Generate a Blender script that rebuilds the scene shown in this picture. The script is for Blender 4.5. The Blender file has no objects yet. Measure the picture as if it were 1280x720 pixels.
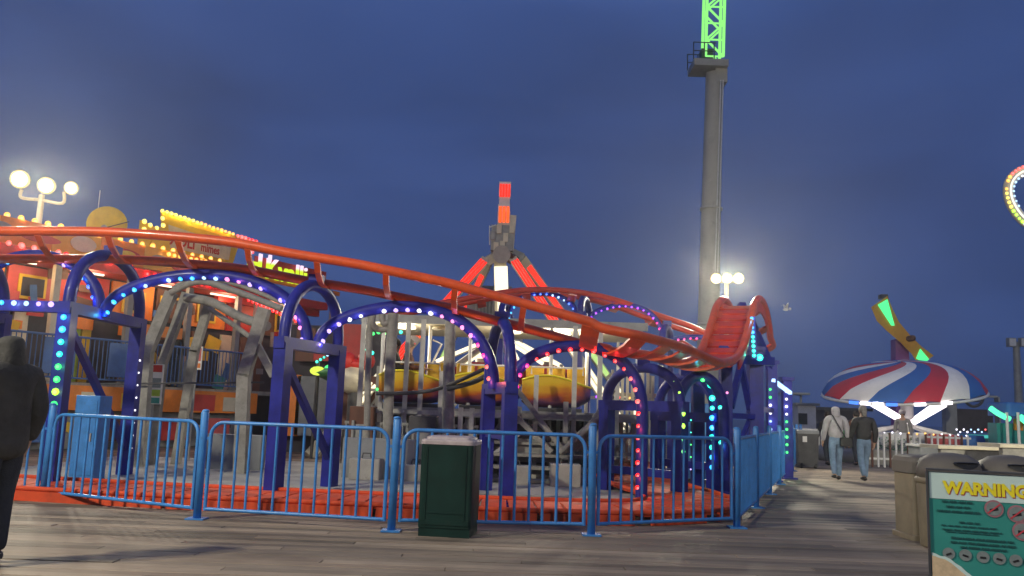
import bpy, math, random
from mathutils import Vector, Matrix
random.seed(11)
scene = bpy.context.scene
col = scene.collection
V = Vector

# ------------------------------------------------------------------ camera
PITCH, ROLL, FPX = math.radians(8.2), math.radians(2.0), 1065.0
EYE = V((0, 0, 1.3))
_f = V((0, math.cos(PITCH), math.sin(PITCH)))
_r0 = V((1, 0, 0)); _u0 = V((0, -math.sin(PITCH), math.cos(PITCH)))
_r = _r0*math.cos(ROLL) + _u0*math.sin(ROLL)
_u = _u0*math.cos(ROLL) - _r0*math.sin(ROLL)
cam = bpy.data.cameras.new('camera'); camo = bpy.data.objects.new('camera', cam)
col.objects.link(camo)
m = Matrix((_r, _u, -_f)).transposed().to_4x4(); m.translation = EYE
camo.matrix_world = m
cam.sensor_width = 36; cam.lens = FPX/1280*36; cam.clip_end = 6000; cam.clip_start = .05
scene.camera = camo

def W(px, py, Y):
    """world point at distance Y seen at a pixel of the 1280 x 720 photograph (used to survey where things stand)"""
    d = _f*FPX + _r*(px-640) + _u*(360-py)
    return EYE + d*(Y/d.y)
def G(px, py, z=0.0):
    d = _f*FPX + _r*(px-640) + _u*(360-py)
    return EYE + d*((z-EYE.z)/d.z)

# ------------------------------------------------------------------ dusk sky, exposure
world = bpy.data.worlds.new("World"); scene.world = world; world.use_nodes = True
nt = world.node_tree; nt.nodes.clear()
N = nt.nodes.new; L = nt.links.new
out = N('ShaderNodeOutputWorld'); bg = N('ShaderNodeBackground'); L(bg.outputs[0], out.inputs[0])
tc = N('ShaderNodeTexCoord')
mp = N('ShaderNodeMapping'); mp.inputs['Scale'].default_value = (1.0, 1.0, 3.2)
L(tc.outputs['Generated'], mp.inputs[0])
nz = N('ShaderNodeTexNoise'); nz.inputs['Scale'].default_value = 1.9; nz.inputs['Detail'].default_value = 3.0; nz.inputs['Roughness'].default_value = .48
nz.inputs['Distortion'].default_value = .5
L(mp.outputs[0], nz.inputs[0])
rm = N('ShaderNodeValToRGB')           # overcast dusk: dark violet-grey cloud to clearer blue
e = rm.color_ramp.elements
e[0].position = .30; e[0].color = (.027, .047, .138, 1)
e[1].position = .74; e[1].color = (.050, .090, .265, 1)
el = e.new(.5); el.color = (.034, .063, .192, 1)
L(nz.outputs[0], rm.inputs[0])
sx = N('ShaderNodeSeparateXYZ'); L(tc.outputs['Generated'], sx.inputs[0])
hr = N('ShaderNodeValToRGB'); h = hr.color_ramp.elements      # a little paler towards the horizon, everywhere alike
h[0].position = .0; h[0].color = (1.0, 1.06, 1.02, 1); h[1].position = .62; h[1].color = (1.30, 1.36, 1.36, 1)
hm = h.new(.24); hm.color = (.96, 1.0, .99, 1)
L(sx.outputs[2], hr.inputs[0])
mx = N('ShaderNodeMix'); mx.data_type = 'RGBA'; mx.blend_type = 'MULTIPLY'; mx.inputs[0].default_value = 1
L(rm.outputs[0], mx.inputs[6]); L(hr.outputs[0], mx.inputs[7])
# the last light of a sun that has already set
sk = N('ShaderNodeTexSky'); sk.sky_type = 'NISHITA'; sk.sun_disc = False
sk.sun_elevation = math.radians(-4); sk.sun_rotation = math.radians(200)
sc_ = N('ShaderNodeVectorMath'); sc_.operation = 'SCALE'; sc_.inputs['Scale'].default_value = .1
L(sk.outputs[0], sc_.inputs[0])
ad = N('ShaderNodeVectorMath'); ad.operation = 'ADD'
L(mx.outputs[2], ad.inputs[0]); L(sc_.outputs[0], ad.inputs[1])
L(ad.outputs[0], bg.inputs[0]); bg.inputs[1].default_value = 1.0
scene.view_settings.view_transform = 'Standard'; scene.view_settings.look = 'None'
scene.view_settings.exposure = 0.0; scene.view_settings.gamma = 1.0
scene.render.engine = 'CYCLES'
cy = scene.cycles
cy.use_denoising = True; cy.max_bounces = 5; cy.diffuse_bounces = 3; cy.glossy_bounces = 3; cy.transmission_bounces = 3
cy.sample_clamp_indirect = 4.0; cy.caustics_reflective = False; cy.caustics_refractive = False
try: cy.use_light_tree = True
except Exception: pass

def lamp(name, kind, loc, power, color, target=None, size=.3, spot=None, parent=None):
    d = bpy.data.lights.new(name, kind); d.energy = power; d.color = color
    if kind == 'AREA': d.shape = 'DISK'; d.size = size
    else: d.shadow_soft_size = size
    if spot: d.spot_size = math.radians(spot); d.spot_blend = .5
    o = bpy.data.objects.new(name, d); col.objects.link(o); o.location = loc
    if target is not None:
        o.rotation_euler = (V(target)-V(loc)).to_track_quat('-Z', 'Y').to_euler()
    return o

# ------------------------------------------------------------------ materials
M = {}
def mat(name, c, rough=.5, metal=0.0, var=.18, scale=6.0, bump=0.0, coat=0.0, bscale=None, dirt=0.0):
    m = bpy.data.materials.new(name); m.use_nodes = True
    t = m.node_tree; b = t.nodes['Principled BSDF']
    b.inputs['Roughness'].default_value = rough; b.inputs['Metallic'].default_value = metal
    if coat: b.inputs['Coat Weight'].default_value = coat; b.inputs['Coat Roughness'].default_value = .12
    g = t.nodes.new('ShaderNodeNewGeometry')
    n = t.nodes.new('ShaderNodeTexNoise'); n.inputs['Scale'].default_value = scale; n.inputs['Detail'].default_value = 6
    n.inputs['Roughness'].default_value = .62
    t.links.new(g.outputs['Position'], n.inputs['Vector'])
    r = t.nodes.new('ShaderNodeValToRGB')
    lo = tuple(max(0, x*(1-var)) for x in c)+(1,); hi = tuple(min(1, x*(1+var)) for x in c)+(1,)
    r.color_ramp.elements[0].position = .3; r.color_ramp.elements[0].color = lo
    r.color_ramp.elements[1].position = .7; r.color_ramp.elements[1].color = hi
    t.links.new(n.outputs[0], r.inputs[0])
    last = r.outputs[0]
    if dirt:
        n2 = t.nodes.new('ShaderNodeTexNoise'); n2.inputs['Scale'].default_value = scale*2.7; n2.inputs['Detail'].default_value = 8
        n2.inputs['Roughness'].default_value = .75
        t.links.new(g.outputs['Position'], n2.inputs['Vector'])
        r2 = t.nodes.new('ShaderNodeValToRGB'); r2.color_ramp.elements[0].position = .55; r2.color_ramp.elements[1].position = .75
        t.links.new(n2.outputs[0], r2.inputs[0])
        mu = t.nodes.new('ShaderNodeMath'); mu.operation = 'MULTIPLY'; mu.inputs[1].default_value = dirt
        t.links.new(r2.outputs[0], mu.inputs[0])
        mxx = t.nodes.new('ShaderNodeMix'); mxx.data_type = 'RGBA'
        t.links.new(mu.outputs[0], mxx.inputs[0]); t.links.new(last, mxx.inputs[6]); mxx.inputs[7].default_value = (.06, .05, .045, 1)
        last = mxx.outputs[2]
    t.links.new(last, b.inputs['Base Color'])
    rr = t.nodes.new('ShaderNodeMapRange'); rr.inputs[3].default_value = max(.02, rough-.1); rr.inputs[4].default_value = min(1, rough+.14)
    t.links.new(n.outputs[0], rr.inputs[0]); t.links.new(rr.outputs[0], b.inputs['Roughness'])
    if bump:
        bn = t.nodes.new('ShaderNodeBump'); bn.inputs['Strength'].default_value = bump; bn.inputs['Distance'].default_value = .03 if 'jacket' in name or 'sweat' in name or 'denim' in name else .01
        n3 = t.nodes.new('ShaderNodeTexNoise'); n3.inputs['Scale'].default_value = bscale or scale*6; n3.inputs['Detail'].default_value = 5
        t.links.new(g.outputs['Position'], n3.inputs['Vector'])
        t.links.new(n3.outputs[0], bn.inputs['Height']); t.links.new(bn.outputs[0], b.inputs['Normal'])
    M[name] = m
    return m
def emit(name, c, s):
    m = bpy.data.materials.new(name); m.use_nodes = True
    t = m.node_tree; t.nodes.clear()
    o = t.nodes.new('ShaderNodeOutputMaterial'); e = t.nodes.new('ShaderNodeEmission')
    e.inputs[0].default_value = (*c, 1); e.inputs[1].default_value = s
    t.links.new(e.outputs[0], o.inputs[0]); M[name] = m
    return m

mat('orange_paint', (.66, .080, .010), .40, var=.22, scale=4, coat=.25, dirt=.4)
mat('red_paint', (.55, .036, .015), .42, var=.24, scale=4, coat=.25, dirt=.4)
mat('navy_paint', (.013, .017, .215), .45, var=.3, scale=4, coat=.08, dirt=.3)
M['navy_paint'].node_tree.nodes['Principled BSDF'].inputs['Specular IOR Level'].default_value = .28
mat('base_orange', (.60, .062, .013), .75, var=.28, scale=2.5, dirt=.4)
mat('pad_grey', (.33, .325, .31), .8, var=.25, scale=1.5, bump=.4, dirt=.35)
mat('pale_steel', (.50, .49, .45), .55, var=.2, scale=4, dirt=.35)
mat('barrier_blue', (.045, .215, .56), .38, var=.18, scale=7, dirt=.45)
mat('grey_steel', (.30, .30, .29), .5, var=.2, scale=4, dirt=.35)
mat('grey_timber', (.27, .26, .235), .75, var=.3, scale=5, bump=.6, dirt=.4)
mat('dark_steel', (.055, .055, .06), .5, var=.3, scale=5)
mat('white_paint', (.74, .73, .70), .5, var=.08, scale=4, dirt=.2)
mat('cream_paint', (.62, .56, .42), .5, var=.12, scale=4, dirt=.25)
mat('bin_green', (.005, .027, .022), .55, var=.25, scale=4, bump=.1, dirt=.12)
mat('bin_lid', (.40, .33, .34), .5, var=.18, scale=9, dirt=.35)
mat('bin_beige', (.27, .225, .15), .6, var=.14, scale=5, dirt=.3)
mat('bin_beige_lid', (.15, .133, .11), .6, var=.14, scale=5, dirt=.3)
mat('black', (.012, .012, .013), .5, var=.3)
mat('fun_orange', (.74, .20, .012), .5, var=.25, scale=1.6, dirt=.3)
mat('fun_red', (.48, .022, .018), .5, var=.25, scale=1.8, dirt=.25)
mat('fun_yellow', (.75, .48, .03), .5, var=.12, scale=2, dirt=.15)
mat('fun_pink', (.55, .09, .09), .5, var=.2, scale=2, dirt=.2)
mat('fun_brown', (.13, .05, .03), .6, var=.3, scale=4)
mat('fun_dark', (.04, .035, .05), .7, var=.4, scale=2)
mat('fun_blue', (.04, .12, .34), .5, var=.25, scale=3, dirt=.2)
mat('dish_yellow', (.58, .47, .04), .45, var=.18, scale=3, dirt=.2)
mat('lime', (.40, .55, .05), .5, var=.2, scale=4)
mat('concrete', (.34, .325, .30), .8, var=.22, scale=2.5, bump=.4, dirt=.4)
mat('tower_grey', (.44, .42, .36), .65, var=.18, scale=.5, dirt=.35)
mat('sea', (.01, .02, .035), .2, var=.3, scale=.05)
mat('gore_red', (.55, .03, .06), .6, var=.14, scale=1.4, dirt=.12)
mat('gore_white', (.82, .80, .77), .6, var=.1, scale=1.4, dirt=.18)
mat('gore_blue', (.03, .14, .45), .6, var=.14, scale=1.4, dirt=.12)
mat('purple_paint', (.26, .07, .30), .45, var=.15)
mat('amber_paint', (.70, .34, .02), .4, var=.15, scale=2, dirt=.15)
mat('green_paint', (.05, .22, .07), .5, var=.2)
mat('skin', (.45, .27, .19), .55, var=.12, scale=20)
mat('denim', (.16, .24, .36), .85, var=.28, scale=9, bump=.4, bscale=90)
mat('dark_denim', (.025, .03, .045), .85, var=.3, scale=9, bump=.4, bscale=90)
mat('sweat_grey', (.36, .34, .37), .9, var=.2, scale=7, bump=.9, bscale=12)
mat('jacket_black', (.026, .025, .028), .7, var=.4, scale=6, bump=.9, bscale=11)
mat('jacket_charcoal', (.042, .040, .038), .8, var=.45, scale=5, bump=1.0, bscale=9)
mat('hair_grey', (.20, .18, .165), .8, var=.3, scale=30, bump=.6, bscale=80)
mat('hair_dark', (.03, .02, .015), .7, var=.3, scale=30, bump=.6, bscale=80)
mat('shirt_grey', (.22, .215, .22), .85, var=.2, scale=9)
mat('khaki', (.12, .115, .10), .85, var=.2, scale=9)
mat('sign_teal', (.035, .27, .235), .42, var=.08, scale=5)
mat('sign_mint', (.58, .74, .71), .42, var=.06, scale=5)
mat('sign_yellow', (.85, .72, .02), .5, var=.05)
mat('sign_red', (.55, .05, .07), .5, var=.1)
mat('sign_pink', (.36, .16, .19), .5, var=.15, scale=30)
mat('sign_ink', (.012, .09, .085), .5, var=.15)
mat('sign_grey', (.20, .235, .235), .5, var=.15, scale=40)
mat('sign_sand', (.62, .47, .30), .5, var=.2, scale=25)
mat('plaster_grey', (.22, .23, .24), .7, var=.2, scale=2, dirt=.3)
mat('teal_paint', (.02, .22, .22), .5, var=.2)

# weathered deck boards
def wood():
    m = bpy.data.materials.new('deck_wood'); m.use_nodes = True
    t = m.node_tree; b = t.nodes['Principled BSDF']; k = t.links.new; n = t.nodes.new
    g = n('ShaderNodeNewGeometry'); oi = n('ShaderNodeObjectInfo')
    ad = n('ShaderNodeMath'); ad.operation = 'ADD'; k(g.outputs['Random Per Island'], ad.inputs[0]); k(oi.outputs['Random'], ad.inputs[1])
    fr = n('ShaderNodeMath'); fr.operation = 'FRACT'; k(ad.outputs[0], fr.inputs[0])
    r = n('ShaderNodeValToRGB'); e = r.color_ramp.elements
    e[0].position = 0; e[0].color = (.120, .093, .066, 1); e[1].position = 1; e[1].color = (.33, .262, .195, 1)
    x = e.new(.45); x.color = (.215, .170, .128, 1); x = e.new(.75); x.color = (.24, .182, .132, 1)
    k(fr.outputs[0], r.inputs[0])
    mp = n('ShaderNodeMapping'); mp.inputs['Scale'].default_value = (2.6, 60, 30); k(g.outputs['Position'], mp.inputs[0])
    nz = n('ShaderNodeTexNoise'); nz.inputs['Scale'].default_value = 1.0; nz.inputs['Detail'].default_value = 7; nz.inputs['Roughness'].default_value = .65
    k(mp.outputs[0], nz.inputs[0])
    nb = n('ShaderNodeTexNoise'); nb.inputs['Scale'].default_value = .55; nb.inputs['Detail'].default_value = 5; k(g.outputs['Position'], nb.inputs[0])
    mr = n('ShaderNodeMapRange'); mr.inputs[1].default_value = .25; mr.inputs[2].default_value = .75; mr.inputs[3].default_value = .70; mr.inputs[4].default_value = 1.25
    k(nz.outputs[0], mr.inputs[0])
    mr2 = n('ShaderNodeMapRange'); mr2.inputs[1].default_value = .3; mr2.inputs[2].default_value = .7; mr2.inputs[3].default_value = .62; mr2.inputs[4].default_value = 1.25
    k(nb.outputs[0], mr2.inputs[0])
    mu = n('ShaderNodeMath'); mu.operation = 'MULTIPLY'; k(mr.outputs[0], mu.inputs[0]); k(mr2.outputs[0], mu.inputs[1])
    vm = n('ShaderNodeVectorMath'); vm.operation = 'SCALE'; k(r.outputs[0], vm.inputs[0]); k(mu.outputs[0], vm.inputs['Scale'])
    k(vm.outputs[0], b.inputs['Base Color'])
    b.inputs['Roughness'].default_value = .72
    bp = n('ShaderNodeBump'); bp.inputs['Strength'].default_value = .5; bp.inputs['Distance'].default_value = .006
    k(nz.outputs[0], bp.inputs['Height']); k(bp.outputs[0], b.inputs['Normal'])
    M['deck_wood'] = m
wood()
# airbrushed ride car: yellow top through orange to violet belly
def airbrush():
    m = bpy.data.materials.new('airbrush'); m.use_nodes = True
    t = m.node_tree; b = t.nodes['Principled BSDF']; k = t.links.new; n = t.nodes.new
    c = n('ShaderNodeTexCoord'); s = n('ShaderNodeSeparateXYZ'); k(c.outputs['Generated'], s.inputs[0])
    oi = n('ShaderNodeObjectInfo')
    av = n('ShaderNodeVectorMath'); av.operation = 'ADD'; k(c.outputs['Generated'], av.inputs[0])
    sc = n('ShaderNodeVectorMath'); sc.operation = 'SCALE'; k(oi.outputs['Location'], sc.inputs[0]); sc.inputs['Scale'].default_value = 3.1
    k(sc.outputs[0], av.inputs[1])
    nz = n('ShaderNodeTexNoise'); nz.inputs['Scale'].default_value = 2.6; nz.inputs['Detail'].default_value = 4; k(av.outputs[0], nz.inputs[0])
    ma = n('ShaderNodeMath'); ma.operation = 'MULTIPLY_ADD'; k(nz.outputs[0], ma.inputs[0]); ma.inputs[1].default_value = .75; ma.inputs[2].default_value = -.27
    ad = n('ShaderNodeMath'); ad.operation = 'ADD'; k(s.outputs[2], ad.inputs[0]); k(ma.outputs[0], ad.inputs[1])
    mx = n('ShaderNodeMath'); mx.operation = 'POWER'; k(s.outputs[0], mx.inputs[0]); mx.inputs[1].default_value = 4
    ms = n('ShaderNodeMath'); ms.operation = 'MULTIPLY_ADD'; k(mx.outputs[0], ms.inputs[0]); ms.inputs[1].default_value = -.5; k(ad.outputs[0], ms.inputs[2])
    r = n('ShaderNodeValToRGB'); e = r.color_ramp.elements
    e[0].position = .02; e[0].color = (.05, .03, .22, 1); e[1].position = .85; e[1].color = (.82, .55, .03, 1)
    x = e.new(.22); x.color = (.22, .05, .20, 1); x = e.new(.38); x.color = (.62, .14, .03, 1); x = e.new(.6); x.color = (.78, .38, .02, 1)
    k(ms.outputs[0], r.inputs[0]); k(r.outputs[0], b.inputs['Base Color'])
    b.inputs['Roughness'].default_value = .4; b.inputs['Coat Weight'].default_value = .2
    M['airbrush'] = m
airbrush()

# ------------------------------------------------------------------ mesh builder
class MB:
    def __init__(s): s.v = []; s.f = []; s.mi = []; s.sm = []; s.mats = []
    def _m(s, name):
        if name not in s.mats: s.mats.append(name)
        return s.mats.index(name)
    def add(s, vs, fs, mt, smooth=False):
        b = len(s.v); s.v += [tuple(x) for x in vs]; k = s._m(mt)
        for f in fs: s.f.append(tuple(i+b for i in f)); s.mi.append(k); s.sm.append(smooth)
        return s
    def box(s, c, size, mt, R=None, taper=1.0):
        x, y, z = size[0]/2, size[1]/2, size[2]/2; c = V(c)
        vs = []
        for sz in (-1, 1):
            q = taper if sz > 0 else 1
            for sx, sy in ((-1, -1), (1, -1), (1, 1), (-1, 1)):
                p = V((sx*x*q, sy*y*q, sz*z))
                if R is not None: p = R @ p
                vs.append(c+p)
        return s.add(vs, [(3, 2, 1, 0), (4, 5, 6, 7), (0, 1, 5, 4), (1, 2, 6, 5), (2, 3, 7, 6), (3, 0, 4, 7)], mt)
    def beam(s, a, b, w, h, mt, up=(0, 0, 1)):
        a, b = V(a), V(b); d = (b-a); ln = d.length; d.normalize()
        u = V(up)
        if abs(d.dot(u)) > .97: u = V((0, 1, 0))
        x = d.cross(u).normalized(); z = x.cross(d)
        R = Matrix((x, d, z)).transposed()
        return s.box((a+b)/2, (w, ln, h), mt, R)
    def rbox(s, c, size, rad, mt, n=3, topr=None):
        """box with rounded vertical corners and a softened top edge"""
        x, y = size[0]/2, size[1]/2; c = V(c); t = topr if topr is not None else rad*.5
        def ring(ins, z):
            o = []
            r = max(rad-ins, .002)
            for k, (cx, cy) in enumerate(((x-rad, y-rad), (-x+rad, y-rad), (-x+rad, -y+rad), (x-rad, -y+rad))):
                for i in range(n+1):
                    a = math.pi/2*(k+i/n); o.append(c+V((cx+r*math.cos(a), cy+r*math.sin(a), z)))
            return o
        zs = [(0, -size[2]/2), (0, size[2]/2-t), (t*.3, size[2]/2-t*.3), (t, size[2]/2)]
        rings = [ring(a, b) for a, b in zs]; k = len(rings[0]); vs = sum(rings, []); fs = []
        for j in range(len(rings)-1):
            for i in range(k): fs.append((j*k+i, j*k+(i+1) % k, (j+1)*k+(i+1) % k, (j+1)*k+i))
        fs.append(tuple(reversed(range(k)))); fs.append(tuple(range((len(rings)-1)*k, len(rings)*k)))
        return s.add(vs, fs, mt, False)
    def tube(s, path, r, mt, n=8, caps=True, closed=False, smooth=True):
        P = [V(p) for p in path]; N_ = len(P); rs = r if isinstance(r, (list, tuple)) else [r]*N_
        vs = []; prev = None
        for i in range(N_):
            if closed: t = P[(i+1) % N_]-P[i-1]
            else: t = P[min(i+1, N_-1)]-P[max(i-1, 0)]
            t.normalize()
            if prev is None:
                a = V((0, 0, 1)) if abs(t.z) < .9 else V((0, 1, 0))
                x = t.cross(a).normalized()
            else:
                x = (prev - t*prev.dot(t)).normalized()
            prev = x; y = t.cross(x)
            for k in range(n):
                an = 2*math.pi*k/n; vs.append(P[i]+(x*math.cos(an)+y*math.sin(an))*rs[i])
        fs = []
        for i in range(N_ if closed else N_-1):
            j = (i+1) % N_
            for k in range(n): fs.append((i*n+k, i*n+(k+1) % n, j*n+(k+1) % n, j*n+k))
        s.add(vs, fs, mt, smooth)
        if caps and not closed:
            s.add([vs[k] for k in range(n)], [tuple(reversed(range(n)))], mt)
            s.add([vs[(N_-1)*n+k] for k in range(n)], [tuple(range(n))], mt)
        return s
    def sphere(s, c, r, mt, seg=10, rings=6, sc=(1, 1, 1)):
        c = V(c); vs = [c+V((0, 0, r*sc[2]))]
        for i in range(1, rings):
            a = math.pi*i/rings
            for k in range(seg):
                b = 2*math.pi*k/seg
                vs.append(c+V((r*sc[0]*math.sin(a)*math.cos(b), r*sc[1]*math.sin(a)*math.sin(b), r*sc[2]*math.cos(a))))
        vs.append(c-V((0, 0, r*sc[2]))); fs = []
        for k in range(seg): fs.append((0, 1+k, 1+(k+1) % seg))
        for i in range(rings-2):
            for k in range(seg):
                a = 1+i*seg; fs.append((a+k, a+seg+k, a+seg+(k+1) % seg, a+(k+1) % seg))
        a = 1+(rings-2)*seg
        for k in range(seg): fs.append((a+k, len(vs)-1, a+(k+1) % seg))
        return s.add(vs, fs, mt, True)
    def lathe(s, prof, c, mt, n=16, R=None, smooth=True):
        c = V(c); vs = []
        for (r, z) in prof:
            for k in range(n):
                a = 2*math.pi*k/n; p = V((r*math.cos(a), r*math.sin(a), z))
                vs.append(c+(R @ p if R is not None else p))
        fs = []
        for j in range(len(prof)-1):
            for k in range(n): fs.append((j*n+k, j*n+(k+1) % n, (j+1)*n+(k+1) % n, (j+1)*n+k))
        fs.append(tuple(reversed(range(n)))); fs.append(tuple(range((len(prof)-1)*n, len(prof)*n)))
        return s.add(vs, fs, mt, smooth)
    def prism(s, poly, ext, mt):
        n = len(poly); P = [V(p) for p in poly]; e = V(ext)
        vs = P+[p+e for p in P]
        fs = [tuple(reversed(range(n))), tuple(range(n, 2*n))]+[(i, (i+1) % n, n+(i+1) % n, n+i) for i in range(n)]
        return s.add(vs, fs, mt)
    def mesh(s, name):
        me = bpy.data.meshes.new(name); me.from_pydata(s.v, [], s.f)
        for x in s.mats: me.materials.append(M[x])
        me.polygons.foreach_set('material_index', s.mi); me.polygons.foreach_set('use_smooth', s.sm)
        me.update()
        return me
    def build(s, name, parent=None, kind=None):
        return place(name, s.mesh(name), parent, kind=kind)

def place(name, me, parent=None, loc=None, kind=None, rot=None):
    """link a mesh; coordinates are world coordinates even under a parent Empty"""
    o = bpy.data.objects.new(name, me); col.objects.link(o)
    if loc is not None: o.location = loc
    if rot is not None: o.rotation_euler = rot
    if parent is not None:
        o.parent = parent
        if parent.type == 'EMPTY': o.matrix_parent_inverse = Matrix.LocRotScale(parent.location, parent.rotation_euler, None).inverted()
        else: o.matrix_parent_inverse = parent.matrix_basis.inverted()
    if kind: o['kind'] = kind
    return o
def tag(o, label, cat, group=None):
    o['label'] = label; o['category'] = cat
    if group: o['group'] = group
    return o
def thing(name, label, cat, loc=(0, 0, 0), group=None):
    o = bpy.data.objects.new(name, None); col.objects.link(o); o.location = loc; o.empty_display_size = .2
    return tag(o, label, cat, group)
def copy_tree(o, parent=None):
    c = o.copy(); col.objects.link(c)
    if parent is not None: c.parent = parent
    for ch in list(o.children): copy_tree(ch, c)
    return c
def smooth_path(pts, n=8, closed=False):
    P = [V(p) for p in pts]; out = []
    K = len(P)
    for i in range(K if closed else K-1):
        if closed: p0, p1, p2, p3 = P[i-1], P[i], P[(i+1) % K], P[(i+2) % K]
        else: p0, p1, p2, p3 = P[max(i-1, 0)], P[i], P[i+1], P[min(i+2, K-1)]
        for j in range(n):
            t = j/n
            out.append(.5*((2*p1)+(p2-p0)*t+(2*p0-5*p1+4*p2-p3)*t*t+(3*p1-p0-3*p2+p3)*t**3))
    if not closed: out.append(P[-1])
    return out
def lerp(a, b, t): return V(a)*(1-t)+V(b)*t
def text(name, body, size, mt, loc, rot, parent, ext=.004, align='LEFT', sx=1.0, bold=0.0):
    c = bpy.data.curves.new(name, 'FONT'); c.body = body; c.size = size; c.extrude = ext; c.align_x = align; c.offset = bold
    c.resolution_u = 3
    c.materials.append(M[mt])
    o = bpy.data.objects.new(name, c); col.objects.link(o); o.location = loc; o.rotation_euler = rot; o.scale = (sx, 1, 1)
    bpy.context.view_layer.update()
    dg = bpy.context.evaluated_depsgraph_get()
    me = bpy.data.meshes.new_from_object(o.evaluated_get(dg), depsgraph=dg)
    bpy.data.objects.remove(o)
    o = place(name, me, parent, loc=loc, rot=rot); o.scale = (sx, 1, 1)
    return o

# ------------------------------------------------------------------ LED caps: a bright emitter in a coloured lens
LED = {}; LEDC = {}
def nrm(v): v = V(v); v.normalize(); return v
M['bin_green'].node_tree.nodes['Principled BSDF'].inputs['Specular IOR Level'].default_value = .2
def led(cname, c, s=1.6, r=.032):
    white = tuple(.20+.80*x for x in c)
    emit('core_'+cname, white, s); emit('lens_'+cname, c, s*1.35)
    b = MB(); b.sphere((0, 0, 0), r*.66, 'core_'+cname, 8, 5, (1, 1, .8)); b.lathe([(r*1.15, -r*.55), (r*1.15, -r*.2), (r*.95, .0), (r*.5, r*.1)], (0, 0, 0), 'lens_'+cname, 8)
    LED[cname] = b.mesh('bulb_'+cname); LEDC[cname] = c
for nm, c in dict(cyan=(.04, .48, 1), aqua=(.03, .85, .62), blue=(.05, .18, 1), ice=(.42, .66, 1), white=(.9, .88, 1), lilac=(.55, .38, 1), violet=(.42, .05, 1),
                  pink=(1, .26, .60), magenta=(1, .03, .30), red=(1, .025, .025), rose=(1, .13, .11), green=(.05, 1, .18), lime=(.45, 1, .06), amber=(1, .50, .07), yellow=(1, .78, .12)).items():
    led(nm, c)
def bulbs(pts, colours, parent, facing=(0, -1, 0), scale=1.0, name='bulb', glow=0.0):
    q = V(facing).to_track_quat('Z', 'Y').to_euler()
    n = len(pts)
    for i, p in enumerate(pts):
        if n > 12 and random.random() < .035: continue
        k = colours[min(int(i/n*len(colours)), len(colours)-1)]
        o = place(name, LED[k], parent, loc=V(p), rot=q); o.scale = (scale*random.uniform(.86, 1.14),)*3
        o.rotation_euler.x += random.uniform(-.15, .15)
        if glow and i % 2 == 0:
            lamp('bulb_glow', 'POINT', V(p)+nrm(facing)*.075, glow*random.uniform(.7, 1.3), LEDC[k], size=.02)
def spaced(path, step, start=.0):
    P = [V(p) for p in path]; out = []; acc = start
    for a, b in zip(P, P[1:]):
        d = (b-a).length
        while acc <= d:
            out.append(a.lerp(b, acc/d if d else 0)); acc += step
        acc -= d
    return out

# ================================================================== SETTING
b = MB(); b.box((0, 34, -.35), (110, 80, .6), 'fun_dark')
deck = b.build('boardwalk', kind='structure')
b = MB()
b.add([(-3000, -3000, -4), (3000, -3000, -4), (3000, 5000, -4), (-3000, 5000, -4)], [(0, 1, 2, 3)], 'sea')
b.build('sea', kind='structure')
PW, PG = .140, .009
def plank_mesh(b, x0, x1, y0, z):
    c = .004
    vs = [(x0, y0, -.045), (x1, y0, -.045), (x1, y0+PW, -.045), (x0, y0+PW, -.045),
          (x0, y0, z-c), (x1, y0, z-c), (x1, y0+PW, z-c), (x0, y0+PW, z-c),
          (x0+c, y0+c, z), (x1-c, y0+c, z), (x1-c, y0+PW-c, z), (x0+c, y0+PW-c, z)]
    b.add(vs, [(0, 1, 5, 4), (1, 2, 6, 5), (2, 3, 7, 6), (3, 0, 4, 7), (4, 5, 9, 8), (5, 6, 10, 9), (6, 7, 11, 10), (7, 4, 8, 11), (8, 9, 10, 11)], 'deck_wood')
rest = MB(); count = 0; y = -4.0; row = 0
rp = random.Random(5)
while y < 62:
    off = (row % 4)*.92 + rp.uniform(-.1, .1)
    half = 9 if y < 0 else min(38, 7+y*.75)
    x = -half-off
    while x < half:
        ln = 3.66; z = rp.uniform(-.004, .002)
        vis = 6.0 < y < 11.2 and x+ln > -.62*y and x < .62*y
        if vis and count < 300:
            pb = MB(); plank_mesh(pb, x, x+ln-.006, y, z); pb.build('plank', deck); count += 1
        else: plank_mesh(rest, x, x+ln-.006, y, z)
        x += ln
    y += PW+PG; row += 1
rest.build('planks', deck, kind='stuff')

b = MB(); b.box((-2.6, 15.6, .04), (11.0, 5.6, .09), 'pad_grey'); b.build('ride_pad_pavement', kind='structure')
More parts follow.
